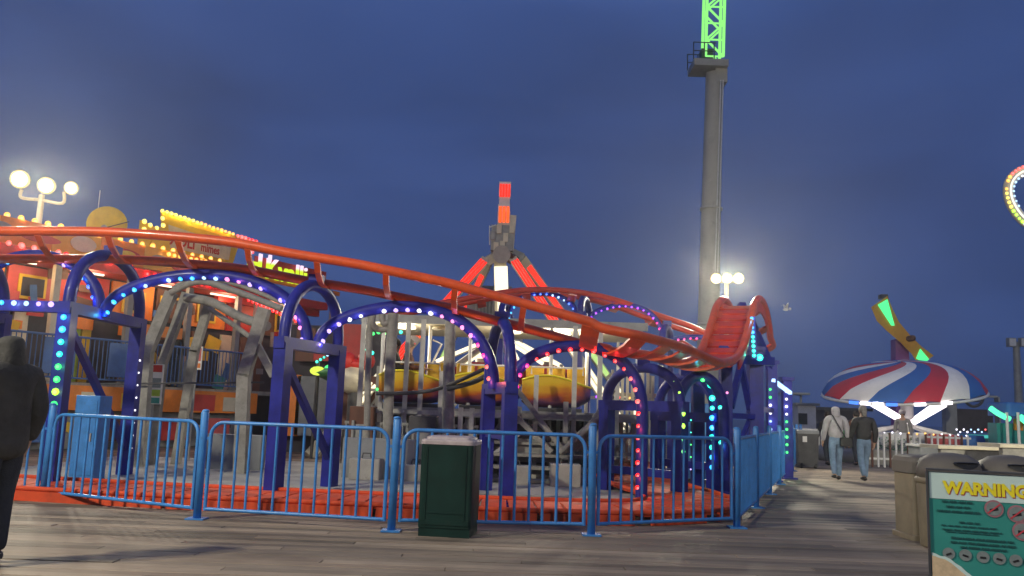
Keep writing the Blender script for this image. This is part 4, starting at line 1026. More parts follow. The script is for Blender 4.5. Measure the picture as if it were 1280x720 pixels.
# green lit small ride and stalls seen between the legs
Y = 21; p = W(422, 462, Y)
t = thing('saucer_ride', 'small saucer car glowing green and yellow seen between the second pair of navy legs', 'ride car', (p.x, Y, 0))
emit('saucer_green', (.1, 1, .25), 1.4); emit('saucer_yellow', (.75, .95, .1), 1.2)
MB().lathe([(.05, -.28), (.42, -.1), (.62, 0), (.42, .1), (.2, .16)], p+V((0, 0, -.1)), 'green_paint', 20).build('hull', t)
MB().sphere(p+V((.05, -.1, .02)), .3, 'saucer_green', 12, 8, (1.2, 1, .45)).build('dome', t); MB().sphere(p+V((-.42, -.3, -.06)), .16, 'saucer_yellow', 10, 6, (1.2, 1, .7)).build('nose', t)
MB().tube([p+V((0, 0, -.3)), (p.x, Y, 0)], .2, 'grey_steel', 10).build('stand', t); MB().box((p.x+.25, Y-.3, 1.35), (.6, .05, 1.1), 'fun_brown').build('side_screen', t)
bulbs(spaced([W(396, 452, Y-.2), W(414, 441, Y-.2)], .1), ['aqua', 'ice'], t, scale=.9)
MB().beam(W(394, 454, Y-.1), W(416, 440, Y-.1), .06, .06, 'dark_steel').build('light_arm', t)
MB().tube([W(398, 452, Y-.1), (W(398, 452, Y).x, Y-.1, 0)], .04, 'dark_steel', 8).build('light_arm_post', t)
Y = 23
t = thing('game_stall', 'red and brown stall front with orange panel behind the second navy pair', 'stall', tuple(W(400, 500, Y)[:2])+(0,))
for px0, px1, y0, y1, mt_ in ((372, 392, 410, 452, 'fun_brown'), (393, 425, 432, 452, 'fun_red'), (352, 372, 468, 545, 'fun_orange'), (373, 395, 470, 545, 'plaster_grey'), (396, 430, 472, 545, 'plaster_grey'), (430, 452, 405, 470, 'fun_red'), (453, 472, 470, 545, 'fun_brown'), (434, 456, 472, 545, 'cream_paint')):
    a, c = W(px0, y0, Y), W(px1, y1, Y); MB().box(((a.x+c.x)/2, Y, (a.z+c.z)/2), (abs(c.x-a.x), .12, abs(a.z-c.z)), mt_).build('stall_panel', t)
a, c = W(352, 405, Y+.3), W(475, 545, Y+.3); MB().box(((a.x+c.x)/2, Y+.4, a.z/2), (c.x-a.x, .1, a.z), 'fun_dark').build('back_wall', t)
Y = 19.5; p = W(446, 452, Y)
t = thing('bobbing_figure', 'rounded ride figure with a red cap shape left of the yellow cars', 'ride figure', (p.x, Y, 0))
MB().sphere(p+V((-.05, 0, -.42)), .40, 'cream_paint', 14, 9, (1, .9, .8)).build('body', t)
MB().sphere(p+V((-.22, 0, .0)), .22, 'fun_red', 12, 8).build('cap_lobe', t); MB().sphere(p+V((.2, 0, .02)), .22, 'fun_red', 12, 8).build('cap_lobe', t); MB().sphere(p+V((0, .05, -.06)), .24, 'fun_red', 12, 8, (1.2, 1, .6)).build('cap_lobe', t)
MB().tube([p+V((0, 0, -.7)), (p.x, Y, 0)], .16, 'dark_steel', 10).build('stand', t)
# grey counters under the canopy ride, behind the barriers
for px0, px1, Y, h_, label in ((430, 520, 14.9, .75, 'low grey queue wall behind the barrier left of the green bin'), (250, 330, 15.8, .7, 'low grey plinth under the slanted grey legs')):
    a, c = g0(px0, Y), g0(px1, Y); q = MB().rbox(((a.x+c.x)/2, Y, h_/2), (c.x-a.x, .3, h_), .03, 'plaster_grey').build('queue_wall'); tag(q, label, 'wall')

# more of the clutter behind the barriers
sf = thing('scaffold', 'grey steel scaffold of posts and cross braces behind the canopy ride', 'scaffold', tuple(g0(620, 21.5))[:2]+(0,))
xs = [W(p_, 520, 21.5).x for p_ in (432, 470, 520, 575, 640, 700, 760, 812)]
for i, x in enumerate(xs):
    h_ = (1.9, 2.3, 2.1, 2.4, 2.2, 2.5, 2.1, 2.3)[i]
    MB().box((x, 21.5, h_/2), (.09, .09, h_), 'grey_steel').build('post', sf)
    if i < 7:
        MB().beam((x, 21.55, .25), (xs[i+1], 21.55, 1.55), .05, .05, 'grey_steel').build('brace', sf); MB().beam((x, 21.6, 1.55), (xs[i+1], 21.6, .25), .05, .05, 'grey_timber').build('brace', sf)
        for z in (.9, 1.7): MB().box(((x+xs[i+1])/2, 21.46, z), (xs[i+1]-x-.09, .05, .07), 'grey_steel').build('rail', sf)
qr = thing('queue_railing', 'grey queue railing with close bars under the yellow cars', 'railing', tuple(g0(600, 15.9))[:2]+(0,))
xa, xb_ = W(432, 540, 15.9).x, W(596, 540, 15.9).x; n = 30
for i in range(n+1): MB().box((xa+(xb_-xa)*i/n, 15.9, .52), (.022, .022, .9), 'grey_steel').build('bar', qr)
for z in (.06, .99): MB().box(((xa+xb_)/2, 15.9, z), (xb_-xa+.05, .04, .05), 'grey_steel').build('rail', qr)
for i, (a, m_, c, r_, lb) in enumerate((((470, 492, 15.0), (540, 488, 15.2), (604, 462, 14.0), .035, 'dark cable sagging across the yellow cars to the end-on navy frame'),
        ((560, 486, 14.9), (590, 478, 14.6), (607, 470, 14.0), .045, 'second thicker dark cable joining the end-on navy frame'))):
    cb = MB().tube(smooth_path([W(*a), W(*m_), W(*c)], 8), r_, 'dark_steel', 7).build('sagging_cable'); tag(cb, lb, 'cable')
for (px, y0, y1, Y, w, c, lb) in ((530, 520, 552, 15.4, .5, 'dark_steel', 'dark machinery box under the yellow cars'), (660, 530, 566, 16.2, .8, 'fun_dark', 'dark machinery box under the violet nosed car'), (455, 508, 545, 15.9, .45, 'fun_brown', 'brown box beside the thin grey post')):
    a, c_ = W(px, y0, Y), W(px, y1, Y); t = thing('machine_box', lb, 'machinery', (a.x, Y, 0))
    MB().rbox((a.x, Y, a.z/2), (w, .4, a.z), .03, c).build('body', t); MB().box((a.x, Y-.21, a.z*.55), (w*.7, .02, a.z*.4), 'grey_steel').build('grille', t); MB().tube([(a.x-w*.3, Y-.25, a.z*.8), (a.x-w*.3, Y-.25, .05)], .03, 'grey_steel', 7).build('pipe', t)
# stage lights inside: small green and white bulbs under the canopy edge
bulbs([W(466+i*7, 417-(i % 2)*2, 16.9) for i in range(6)]+[W(455+i*5, 437+i*2, 16.9) for i in range(3)], ['green', 'aqua'], cr, scale=1.0)
for px, y0, y1, c, lb in ((300, 478, 505, 'fun_orange', 'slanted orange panel on the fun house base'), (330, 470, 500, 'fun_red', 'red panel beside the notice board')):
    pass
for i, (s0, z0, w, h_, c) in enumerate(((1.9, 1.0, .5, .4, 'cream_paint'), (3.0, 1.02, .6, .38, 'fun_yellow'), (5.2, 1.0, .8, .45, 'fun_red'), (6.3, 1.0, .5, .4, 'cream_paint'), (4.2, .2, .9, .6, 'fun_red'), (5.6, .25, 1.0, .55, 'fun_pink'), (.4, .2, .9, .6, 'fun_blue'), (2.2, .2, 1.1, .6, 'fun_brown'))):
    fbox('poster', s0, s0+w, z0, z0+h_, .425, .435, c)

for i, x in enumerate(xs[:-1]):
    bulbs([V((x+(xs[i+1]-x)*k_/4, 21.42, 1.72)) for k_ in range(4)], [['red', 'amber'], ['green', 'white'], ['amber', 'violet']][i % 3], sf, scale=1.0)
pk = thing('pale_brace_frame', 'dense frame of pale grey posts and diagonal braces under the low canopy', 'frame', tuple(g0(600, 16.2))[:2]+(0,))
rq = random.Random(21)
pxs = [446, 472, 503, 522, 548, 574, 588, 648, 668, 716, 748, 770]
for i, px in enumerate(pxs):
    Y = 16.05+rq.uniform(-.25, .35); p = g0(px, Y); h_ = rq.choice([1.25, 1.25, 1.9, 2.85, 1.3])
    MB().box((p.x, p.y, h_/2+.08), (.085, .085, h_), 'pale_steel').build('post', pk)
    if i < len(pxs)-1:
        q = g0(pxs[i+1], Y); a_, c_ = rq.uniform(.15, .5), rq.uniform(.8, 1.2)
        if rq.random() < .5: a_, c_ = c_, a_
        MB().beam((p.x, Y-.06, a_), (q.x, Y-.06, c_), .06, .06, 'pale_steel').build('brace', pk)
        if rq.random() < .6: MB().beam((p.x, Y+.05, c_), (q.x, Y+.05, a_), .05, .05, 'grey_timber').build('brace', pk)
        MB().beam((p.x, Y+.0, 1.22), (q.x, Y+.0, 1.22), .06, .08, 'pale_steel').build('rail', pk)
for i in range(5):
    a, c_ = g0(440+i*62, 14.6+.1*(i % 2)), g0(478+i*62, 14.6+.1*(i % 2))
    q = thing('concrete_block', ['first', 'second', 'third', 'fourth', 'last'][i]+' from the left of the low grey ballast blocks behind the barriers', 'block', (a.x, a.y, .09), 'grey ballast blocks behind the barriers')
    hh = (.34, .26, .4, .3, .36)[i]
    MB().rbox(((a.x+c_.x)/2, a.y, .09+hh/2), (c_.x-a.x, .4, hh), .03, 'concrete').build('block', q); MB().tube([((a.x+c_.x)/2-.08, a.y, .08+hh), ((a.x+c_.x)/2-.06, a.y, .17+hh), ((a.x+c_.x)/2+.06, a.y, .17+hh), ((a.x+c_.x)/2+.08, a.y, .08+hh)], .012, 'dark_steel', 6).build('lifting_loop', q)

# ================================================================== RIGHT SIDE
YJ = 30.0
jc = W(1128, 500, YJ); jc.z = 2.25
jr = thing('umbrella_ride', 'spinning ride under a domed canopy swirled in red, white and blue', 'ride', (jc.x, YJ, 0))
tilt = Matrix.Rotation(math.radians(-5.5), 3, 'Y') @ Matrix.Rotation(math.radians(8), 3, 'X')
NG = 15
def dome(u, th, inset=0):
    r_ = 2.64*u; tw = 1.5*(1-u)
    z = 1.30*math.sqrt(max(0, 1-(u*.985)**2.3))-.05
    return jc+tilt @ V((r_*math.cos(th+tw), r_*math.sin(th+tw), z-inset))
for g in range(NG):
    a0, a1 = 2*math.pi*g/NG+.1, 2*math.pi*(g+1)/NG+.1; vs = []; nu, na = 12, 3
    for ins in (0, .03):
        for i in range(nu+1):
            u = .04+.96*i/nu
            for j in range(na+1): vs.append(dome(u, a0+(a1-a0)*j/na, ins-.05*math.sin(math.pi*j/na)*u))
    K = (nu+1)*(na+1); fs = []
    for i in range(nu):
        for j in range(na):
            q = i*(na+1)+j; fs.append((q, q+1, q+na+2, q+na+1)); fs.append((K+q, K+q+na+1, K+q+na+2, K+q+1))
    q = nu*(na+1)
    for j in range(na): fs.append((q+j, q+j+1, K+q+j+1, K+q+j))
    MB().add(vs, fs, ['gore_blue', 'gore_red', 'gore_white'][g % 3], True).build('canopy_panel', jr)
emit('led_white', (1, .9, .92), 3.2); emit('led_blue_tube', (.08, .25, 1), 1.6)
MB().tube([dome(1.0, 2*math.pi*i/40, .07) for i in range(40)], .05, 'white_paint', 6, closed=True).build('rim', jr)
for i, c in ((23, 'led_blue_tube'), (24, 'led_white'), (25, 'led_white'), (26, 'led_blue_tube'), (28, 'led_white'), (30, 'led_white')):
    MB().tube([dome(1.0, 2*math.pi*(i+k_*.2)/40-1.15*0, .07)+V((0, -.04, 0)) for k_ in range(5)], .062, c, 6).build('rim_light', jr)
hub = V((jc.x+.15, YJ, 0))
MB().lathe([(.5, 0), (.5, .5), (.22, .7), (.2, 2.5), (.3, 3.3)], hub, 'white_paint', 18).build('centre_column', jr)
for a, c in (((1076, 496, 28.6), (1132, 528, 29.4)), ((1181, 505, 28.6), (1141, 528, 29.4)), ((1095, 505, 31.5), (1130, 526, 30.5)), ((1168, 507, 31.5), (1142, 526, 30.5))):
    A_, B_ = W(*a), W(*c); MB().tube([A_, B_], .105, 'led_white', 10).build('sweep_light', jr)
MB().lathe([(3.1, 0), (3.1, .35), (3.0, .42), (.4, .44)], (jc.x, YJ, 0), 'plaster_grey', 40).build('ride_base', jr)
for i in range(8):
    a = 2*math.pi*i/8+.2; p = V((jc.x+2.0*math.cos(a), YJ+2.0*math.sin(a), .78))
    tb = MB().lathe([(.05, -.32), (.42, -.28), (.5, .0), (.46, .25), (.40, .25), (.38, -.1)], p, ['green_paint', 'white_paint', 'fun_pink', 'gore_blue'][i % 4], 14).build('tub', jr)
    MB().beam(hub+V((0, 0, 1.3)), p+V((0, 0, .1)), .1, .1, 'white_paint').build('spoke', tb)
# fence round it
rf = thing('ride_fence', 'low white and brown fence round the umbrella ride, dotted with small lights', 'fence', (jc.x+.2, 26, 0))
x = 1090
for i in range(17):
    p = W(1090+i*7.5, 560, 26.2); MB().box((p.x, p.y, .52), (.05, .05, 1.04), 'fun_brown' if i % 3 == 0 else 'white_paint').build('picket', rf)
p, q = W(1085, 560, 26.2), W(1215, 560, 26.2)
for z in (.25, .95): MB().box(((p.x+q.x)/2, 26.24, z), (q.x-p.x, .04, .06), 'white_paint').build('rail', rf)
bulbs([V((p.x+.25*i, 26.18, 1.03+.02*(i % 2))) for i in range(13)], ['white', 'amber', 'white'], rf, scale=.8)
# amber arm ride behind
YA = 42
ar = thing('arm_ride', 'tilted amber arm with glowing green ends on a violet mast behind the canopy', 'arm ride', tuple(W(1133, 500, YA)[:2])+(0,))
pv = W(1132.5, 424, YA); MB().box((pv.x-.1, YA+.5, pv.z/2), (.85, .7, pv.z), 'purple_paint', taper=.75).build('mast', ar)
prof = [(1099, 377, 22), (1106, 394, 22), (1116, 408, 17), (1132, 424, 13.5), (1146, 438, 14), (1158, 451, 20)]
vs = []
for px, py, w in prof:
    for sgn in (-1, 1):
        for dy in (-.28, .28): vs.append(W(px+sgn*w*.46, py-sgn*w*.32, YA+dy))
fs = []
for i in range(len(prof)-1):
    a = i*4; fs += [(a, a+2, a+6, a+4), (a+1, a+5, a+7, a+3), (a, a+4, a+5, a+1), (a+2, a+3, a+7, a+6)]
fs += [(0, 1, 3, 2), (20, 22, 23, 21)]
MB().add(vs, fs, 'amber_paint').build('arm', ar)
emit('led_spring', (.09, .95, .30), 1.25)
MB().prism([W(1097, 381, YA-.32), W(1109, 374, YA-.32), W(1118, 407, YA-.32), W(1114, 407, YA-.32)], V((0, -.04, 0)), 'led_spring').build('light_panel', ar)
MB().prism([W(1150, 436, YA-.30), W(1145, 448, YA-.30), W(1156, 454, YA-.30), W(1161, 449, YA-.30)], V((0, -.04, 0)), 'led_spring').build('light_panel', ar)
MB().lathe([(.14, -.3), (.14, .75), (.05, .8)], pv+V((0, -.0, 0)), 'fun_brown', 14, Matrix.Rotation(math.radians(90), 3, 'X')).build('pivot', ar)
e_ = W(1104, 371, YA); MB().rbox(e_, (.4, .4, .22), .08, 'dark_steel').build('arm_end', ar)
# oval lit ring at the right edge
YR = 30; rc = W(1291, 247, YR)
ring = thing('lit_oval_sign', 'oval of gold, white and orange lights high on the right edge of the picture', 'light sign', (rc.x, YR, 0))
def oval(sx, sz, n=48, dy=0): return [rc+V((sx*math.cos(2*math.pi*i/n+.2)+.10*math.sin(4*math.pi*i/n), dy, sz*math.sin(2*math.pi*i/n+.2))) for i in range(n)]
MB().tube(oval(.92, 1.15), .10, 'cream_paint', 10, closed=True).build('outer_ring', ring); MB().tube(oval(.72, .92), .10, 'white_paint', 10, closed=True).build('inner_ring', ring)
emit('glow_white', (1, .95, .8), 1.3); MB().tube(oval(.80, 1.02, dy=-.12), .035, 'glow_white', 8, closed=True).build('light_tube', ring)
bulbs(oval(.94, 1.17, 44, -.12), ['amber', 'yellow', 'white', 'rose', 'amber', 'yellow', 'lime', 'white', 'amber', 'amber', 'rose'], ring, scale=1.7)
bulbs(oval(.68, .88, 30, -.12), ['white', 'ice', 'amber'], ring, scale=1.1)
MB().tube([(rc.x, YR+.15, 0), (rc.x, YR+.15, rc.z-.9)], .14, 'grey_steel', 10).build('pole', ring)
# small far things on the right
YK = 34
kk = thing('steel_gantry', 'dark steel gantry with a curved hoop top behind the bins on the right', 'gantry', tuple(W(1210, 520, YK)[:2])+(0,))
a, c = W(1178, 492, YK), W(1246, 496, YK)
for x, w, h_ in ((a.x+.25, .45, a.z), (c.x, .07, c.z)): MB().box((x, YK, h_/2), (w, .3, h_), 'plaster_grey').build('upright', kk)
MB().box(((a.x+c.x)/2, YK, a.z-.05), (c.x-a.x, .12, .08), 'grey_steel').build('top_beam', kk); MB().box(((a.x+c.x)/2+.2, YK+.3, 1.55), (c.x-a.x-.5, .1, .9), 'fun_dark').build('dark_panel', kk)
MB().tube(smooth_path([W(1203, 490, YK-.1), W(1208, 503, YK-.1), W(1217, 508, YK-.1), W(1227, 503, YK-.1), W(1231, 488, YK-.1)], 5), .06, 'dark_steel', 8).build('hoop', kk)
for i in range(4): MB().beam(W(1206, 491+i*3.6, YK-.1), W(1229, 491+i*3.6, YK-.1), .05, .04, 'dark_steel').build('rung', kk)
a = W(1196, 527, YK-1); emit('teal_glow', (.1, .75, .65), .7)
MB().box((W(1215, 530, YK).x, YK-1, .95), (1.4, .05, .12), 'teal_glow').build('light_strip', kk)
MB().box((W(1215, 530, YK).x, YK-.9, .5), (1.5, .1, 1.0), 'plaster_grey').build('counter', kk)
bulbs([W(1196+i*4.5, 537+(i % 2)*3, YK-1.1) for i in range(12)], ['white', 'ice', 'rose'], kk, scale=1.0)
YB = 27
bl = thing('blue_slide_ride', 'blue canopied children’s ride with a green glowing tube and white posts at the right edge', 'ride', tuple(W(1262, 530, YB)[:2])+(0,))
a = W(1268, 512, YB); MB().rbox((a.x+.3, YB, a.z), (1.7, 1.2, .42), .1, 'gore_blue').build('canopy', bl)
emit('green_tube', (.1, 1, .45), 1.8)
MB().tube(smooth_path([W(1238, 510, YB-.7), W(1248, 517, YB-.7), W(1262, 524, YB-.7)], 5), .085, 'green_tube', 8).build('light_tube', bl); MB().tube([W(1275, 521, YB-.7), W(1284, 528, YB-.7)], .1, 'green_tube', 8).build('light_tube', bl)
for px in (1259, 1273, 1290): p = W(px, 530, YB-.75); MB().tube([(p.x, p.y, 0), (p.x, p.y, p.z+.35)], .045, 'white_paint', 8).build('post', bl)
p = W(1272, 530, YB); MB().box((p.x, YB, .75), (1.6, .5, 1.4), 'teal_paint').build('side', bl); MB().box((W(1266, 525, YB).x, YB-.27, 1.42), (.28, .04, .35), 'fun_orange').build('painted_panel', bl)
# far kiosk, pavilion, hedge and rails by the walkway end
YF = 40
k1 = thing('white_kiosk', 'small pale kiosk far beyond the end of the blue barriers', 'kiosk', tuple(W(1004, 530, YF)[:2])+(0,))
a, c = W(992, 510, YF), W(1014, 510, YF)
MB().box(((a.x+c.x)/2, YF, 1.0), (c.x-a.x, 1.2, 2.0), 'white_paint').build('body', k1); MB().box(((a.x+c.x)/2, YF, 2.06), (c.x-a.x+.3, 1.5, .12), 'plaster_grey').build('roof', k1); MB().box(((a.x+c.x)/2-.2, YF-.62, 1.4), (.4, .03, .5), 'fun_dark').build('window', k1)
a, c = W(984, 492, YF+2), W(1001, 492, YF+2)
k2 = thing('flat_shelter', 'grey shelter with a thin flat roof beside the far kiosk', 'shelter', (a.x, YF+2, 0))
MB().box(((a.x+c.x)/2, YF+2, a.z), (c.x-a.x+.4, 1.5, .1), 'grey_steel').build('roof', k2)
for x in (a.x, c.x): MB().box((x, YF+2, a.z/2), (.08, .08, a.z-.1), 'grey_steel').build('post', k2)
wf = thing('white_railing', 'white picket railing at the far end of the walkway', 'railing', tuple(W(1030, 555, 32)[:2])+(0,))
a, c = W(990, 555, 32), W(1075, 560, 32)
n = 30
for i in range(n+1): x = a.x+(c.x-a.x)*i/n; MB().box((x, 32, .5), (.035, .035, 1.0), 'white_paint').build('picket', wf)
for z in (.12, 1.0): MB().box(((a.x+c.x)/2, 32.03, z), (c.x-a.x, .03, .06), 'white_paint').build('rail', wf)
lo = thing('long_low_building', 'long dark low roofed building on the horizon behind the walkers', 'building', tuple(W(1060, 530, 52)[:2])+(0,))
a, c = W(1022, 520, 52), W(1075, 520, 52)
MB().box(((a.x+c.x)/2, 53, 1.0), (c.x-a.x, 4, 2.0), 'fun_dark').build('wall', lo); MB().box(((a.x+c.x)/2, 53, 2.08), (c.x-a.x+.5, 4.6, .16), 'dark_steel').build('roof', lo)
for i in range(7): MB().box((a.x+.8+i*(c.x-a.x-1)/7, 50.98, 1.2), (.4, .03, .5), 'plaster_grey').build('window', lo)
# planter with shrubs (far, middle of the walkway end)
pl = thing('planter_box', 'low planter of green shrubs beyond the walkers', 'planter', tuple(W(1108, 560, 27.5)[:2])+(0,))
p = W(1108, 570, 27.5); MB().rbox((p.x, 27.5, .24), (1.9, .5, .48), .04, 'grey_timber').build('box', pl)
b = MB(); rr = random.Random(3)
for i in range(420):
    c = V((p.x+rr.uniform(-.95, .95), 27.5+rr.uniform(-.28, .28), .5+abs(rr.gauss(0, .18)))); a = rr.uniform(0, 6.28); s_ = rr.uniform(.03, .06)
    d1 = V((math.cos(a), math.sin(a), rr.uniform(-.4, .8)))*s_; d2 = V((-math.sin(a), math.cos(a), rr.uniform(-.4, .8)))*s_*.5
    b.add([c-d1, c+d2, c+d1, c-d2], [(0, 1, 2, 3)], 'green_paint')
b.build('shrubs', pl, kind='stuff')

# ================================================================== BINS
def rect_bin(label, p, rz):
    t = thing('litter_bin', label, 'bin', (0, 0, 0))
    MB().box((0, 0, .045), (.53, .53, .09), 'bin_green').build('plinth', t)
    body = MB().rbox((0, 0, .09+.42), (.55, .55, .84), .035, 'bin_green', 4, .01).build('body', t)
    for s in (-1, 1):
        MB().box((s*.205, -.279, .51), (.012, .010, .80), 'bin_green').build('rib', body)
    MB().box((0, -.279, .145), (.5, .010, .05), 'bin_green').build('kick_strip', body)
    MB().box((.0, -.278, .24), (.40, .008, .012), 'bin_green').build('kick_strip', body)
    MB().rbox((0, 0, .955), (.565, .565, .05), .05, 'bin_lid', 4, .02).build('lid_rim', t)
    MB().rbox((0, 0, .99), (.49, .49, .05), .06, 'bin_lid', 4, .04).build('lid', t)
    t.location = p; t.rotation_euler = (0, 0, rz)
    return t
rect_bin('dark green litter bin with a pinkish grey lid in front of the barriers', G(558, 672)+V((0, .28, 0)), math.radians(-7))
def dome_bin(label, p, rz, group='beige domed litter bins behind the warning sign'):
    t = thing('domed_bin', label, 'bin', (0, 0, 0), group)
    MB().lathe([(.30, .0), (.31, .02), (.33, .66), (.33, .68)], (0, 0, 0), 'bin_beige', 28).build('body', t)
    MB().lathe([(.345, .68), (.35, .72), (.34, .74)], (0, 0, 0), 'bin_beige', 28).build('rim', t)
    MB().lathe([(.33, .74), (.325, .84), (.29, .93), (.2, .99), (.06, 1.01)], (0, 0, 0), 'bin_beige_lid', 28).build('lid', t)
    poly = [(.14*math.cos(a_)*1.0, 0, .035*math.sin(a_)+.01*math.cos(2*a_)) for a_ in [2*math.pi*i/16 for i in range(16)]]
    fl = [V((x, -.322+.55*x*x*2.1, .895+z)) for x, y, z in poly]
    MB().prism(fl, V((0, .03, .006)), 'black').build('opening', t)
    t.location = p; t.rotation_euler = (0, 0, rz)
    return t
q = W(1188, 640, 9.5); dome_bin('beige domed bin whose dark slot shows above the left half of the warning sign', V((q.x, 9.5, 0)), .15)
q = W(1264, 640, 9.4); dome_bin('beige domed bin at the right edge above the warning sign', V((q.x, 9.4, 0)), -.1)
q = W(1156, 640, 10.2); tb = thing('square_bin', 'tan square litter bin with a grey brown lid, left of the warning sign', 'bin', (q.x, 10.2, 0))
MB().rbox((q.x, 10.2, .40), (.50, .5, .70), .05, 'bin_beige', 4, .01).build('body', tb); MB().rbox((q.x, 10.2, .03), (.56, .56, .06), .05, 'bin_beige', 4, .01).build('foot', tb); MB().rbox((q.x, 10.2, .85), (.56, .56, .2), .1, 'bin_beige_lid', 4, .07).build('lid', tb)
q = W(1006, 560, 24.5); db = thing('wheeled_bin', 'dark bin standing where the blue barriers end', 'bin', (q.x, 24.5, 0))
MB().box((q.x, 24.5, .5), (.55, .55, .9), 'dark_steel', taper=1.08).build('body', db); MB().rbox((q.x, 24.5, 1.0), (.64, .64, .1), .05, 'plaster_grey').build('lid', db); MB().box((q.x-.1, 24.2, .8), (.12, .02, .16), 'white_paint').build('sticker', db)
for s in (-.2, .2): MB().tube([(q.x+s-.03, 24.25, .07), (q.x+s+.03, 24.25, .07)], .07, 'black', 12).build('wheel', db)
# timber planter walls behind bins
for px0, px1, Y, h_, label in ((1165, 1245, 13.5, .98, 'long tan timber bench back behind the domed bins'), (1240, 1330, 12.6, 1.05, 'tan timber box behind the right domed bin')):
    a, c = W(px0, 560, Y), W(px1, 560, Y); t = thing('timber_planter', label, 'planter', ((a.x+c.x)/2, Y, 0))
    for i in range(5): MB().box(((a.x+c.x)/2, Y-.25, .1+h_/5*i), (c.x-a.x, .04, h_/5-.02), 'grey_timber').build('board', t)
    MB().box(((a.x+c.x)/2, Y, h_+.0), (c.x-a.x+.1, .6, .05), 'cream_paint').build('cap', t)
    for x in (a.x+.05, c.x-.05): MB().box((x, Y-.2, h_/2-.01), (.08, .08, h_-.04), 'grey_timber').build('post', t)
q = W(1148, 560, 19); t = thing('ticket_counter', 'low grey counter behind the man in the white cap', 'counter', (q.x, 19, 0))
MB().rbox((q.x+.15, 19, .42), (.5, .6, .84), .04, 'plaster_grey').build('body', t); MB().box((q.x+.15, 19, .865), (.56, .66, .05), 'white_paint').build('top', t)

# ================================================================== WARNING SIGN
sl = W(1160, 588, 4.7); sr_ = W(1297, 602, 4.5)
sd_ = V((sr_.x-sl.x, sr_.y-sl.y, 0)); sw = sd_.length; sdn = sd_.normalized(); yaw = math.atan2(sdn.y, sdn.x)
ztop = sl.z
ws = thing('warning_sign', 'teal and mint warning sign with yellow heading in a dark frame, front right', 'sign', (sl.x, sl.y, 0)); ws.rotation_euler = (0, 0, yaw)
SR = Matrix.Rotation(yaw, 3, 'Z')
def S(x, z, o=0.0): return V((sl.x, sl.y, 0))+SR @ V((x, -o, z))
def sbox(name, x0, x1, z0, z1, o0, o1, mt_, par=None): return MB().box(S((x0+x1)/2, (z0+z1)/2, (o0+o1)/2), (x1-x0, abs(o1-o0), z1-z0), mt_, SR).build(name, par or ws)
sh = ztop-.06
sbox('board', 0, sw, .12, ztop-.004, -.02, 0, 'sign_teal')
zh = ztop-.145
sbox('header', .004, sw-.004, zh, ztop-.006, .0, .003, 'sign_mint')
for x0, x1, z0, z1 in ((-.012, .0, .05, ztop+.0), (sw, sw+.012, .05, ztop), (-.012, sw+.012, ztop, ztop+.012), (-.012, sw+.012, .1, .12)): sbox('frame', x0, x1, z0, z1, -.035, .012, 'dark_steel')
for x in (.0, sw): 
    for o in (-.25, .2): MB().beam(S(x, .02, o), S(x, .5, -.03), .03, .03, 'dark_steel').build('foot', ws)
hs = .087
for mt_, dx, dz, dd in (('sign_red', .004, -.005, .004), ('sign_yellow', 0, 0, .0065)):
    text('heading', 'WARNING', hs, mt_, S(.072+dx, ztop-.112+dz, dd), (math.pi/2, 0, yaw), ws, ext=.0006, sx=.93, bold=.004)
rp = random.Random(8)
def print_line(x0, x1, z, h_, mt_='sign_ink'):
    x = x0; b = MB()
    while x < x1-.008:
        wl = rp.uniform(.02, .055)
        e = min(x+wl, x1)
        k_ = x
        while k_ < e:
            gw = rp.uniform(.003, .0065)*h_/.011; hh = h_*rp.choice((.75, 1, 1, .9)); b.box(S(k_+gw/2, z+hh/2-h_/2, .004), (gw*.72, .002, hh), mt_, SR); k_ += gw
        x = e+.008
    b.build('print_line', ws, kind='stuff')
sc = sw/137.0           # metres per pixel of the picture on the board
def pz(px_off, py_off): return ztop-.004-py_off*sc
for x0, x1, dy, h_ in ((17, 55, 41, 3.0), (22, 52, 48, 3.0), (10, 64, 54.5, 3.2), (38, 62, 69, 2.8), (15, 84, 74.5, 2), (16, 90, 80, 2), (20, 86, 83, 1.5), (27, 104, 91, 3.0), (26, 106, 97, 3.0), (38, 96, 103, 3.0)):
    print_line(x0*sc, x1*sc, pz(0, dy), h_*sc)
text('small_print', 'OR E-CIGARETTES', .001, 'sign_ink', S(.05, .3, -.01), (math.pi/2, 0, yaw), ws) if False else None
def icon(x, dy, r, ring_mt, slash=True):
    c = S(x*sc, pz(0, dy), .004); Ro = SR @ Matrix.Rotation(math.radians(90), 3, 'X')
    MB().lathe([(r*sc, 0), (r*sc, .0015)], c, 'sign_grey' if ring_mt == 'sign_grey' else 'sign_pink', 20, Ro, smooth=False).build('icon_disc', ws)
    if ring_mt != 'sign_grey':
        MB().lathe([(r*sc*.80, .0015), (r*sc*.80, .0028)], c, 'sign_grey', 20, Ro, smooth=False).build('icon_disc', ws)
    MB().box(c+SR @ V((0, -.0035, -r*sc*.1)), (r*sc*.9, .001, r*sc*.32), 'black', SR @ Matrix.Rotation(rp.uniform(-.5, .3), 3, 'Y')).build('icon_print', ws)
    if slash: MB().box(c+SR @ V((0, -.0045, 0)), (r*sc*1.7, .001, r*sc*.16), 'sign_red', SR @ Matrix.Rotation(-.7, 3, 'Y')).build('icon_slash', ws)
icon(82, 47, 12, 'sign_red'); icon(110, 52, 12, 'sign_red'); icon(116, 75, 13, 'sign_red')
for x in (23, 44, 66, 86, 106, 124): icon(x, 113+x*.02, 8, 'sign_grey', False)
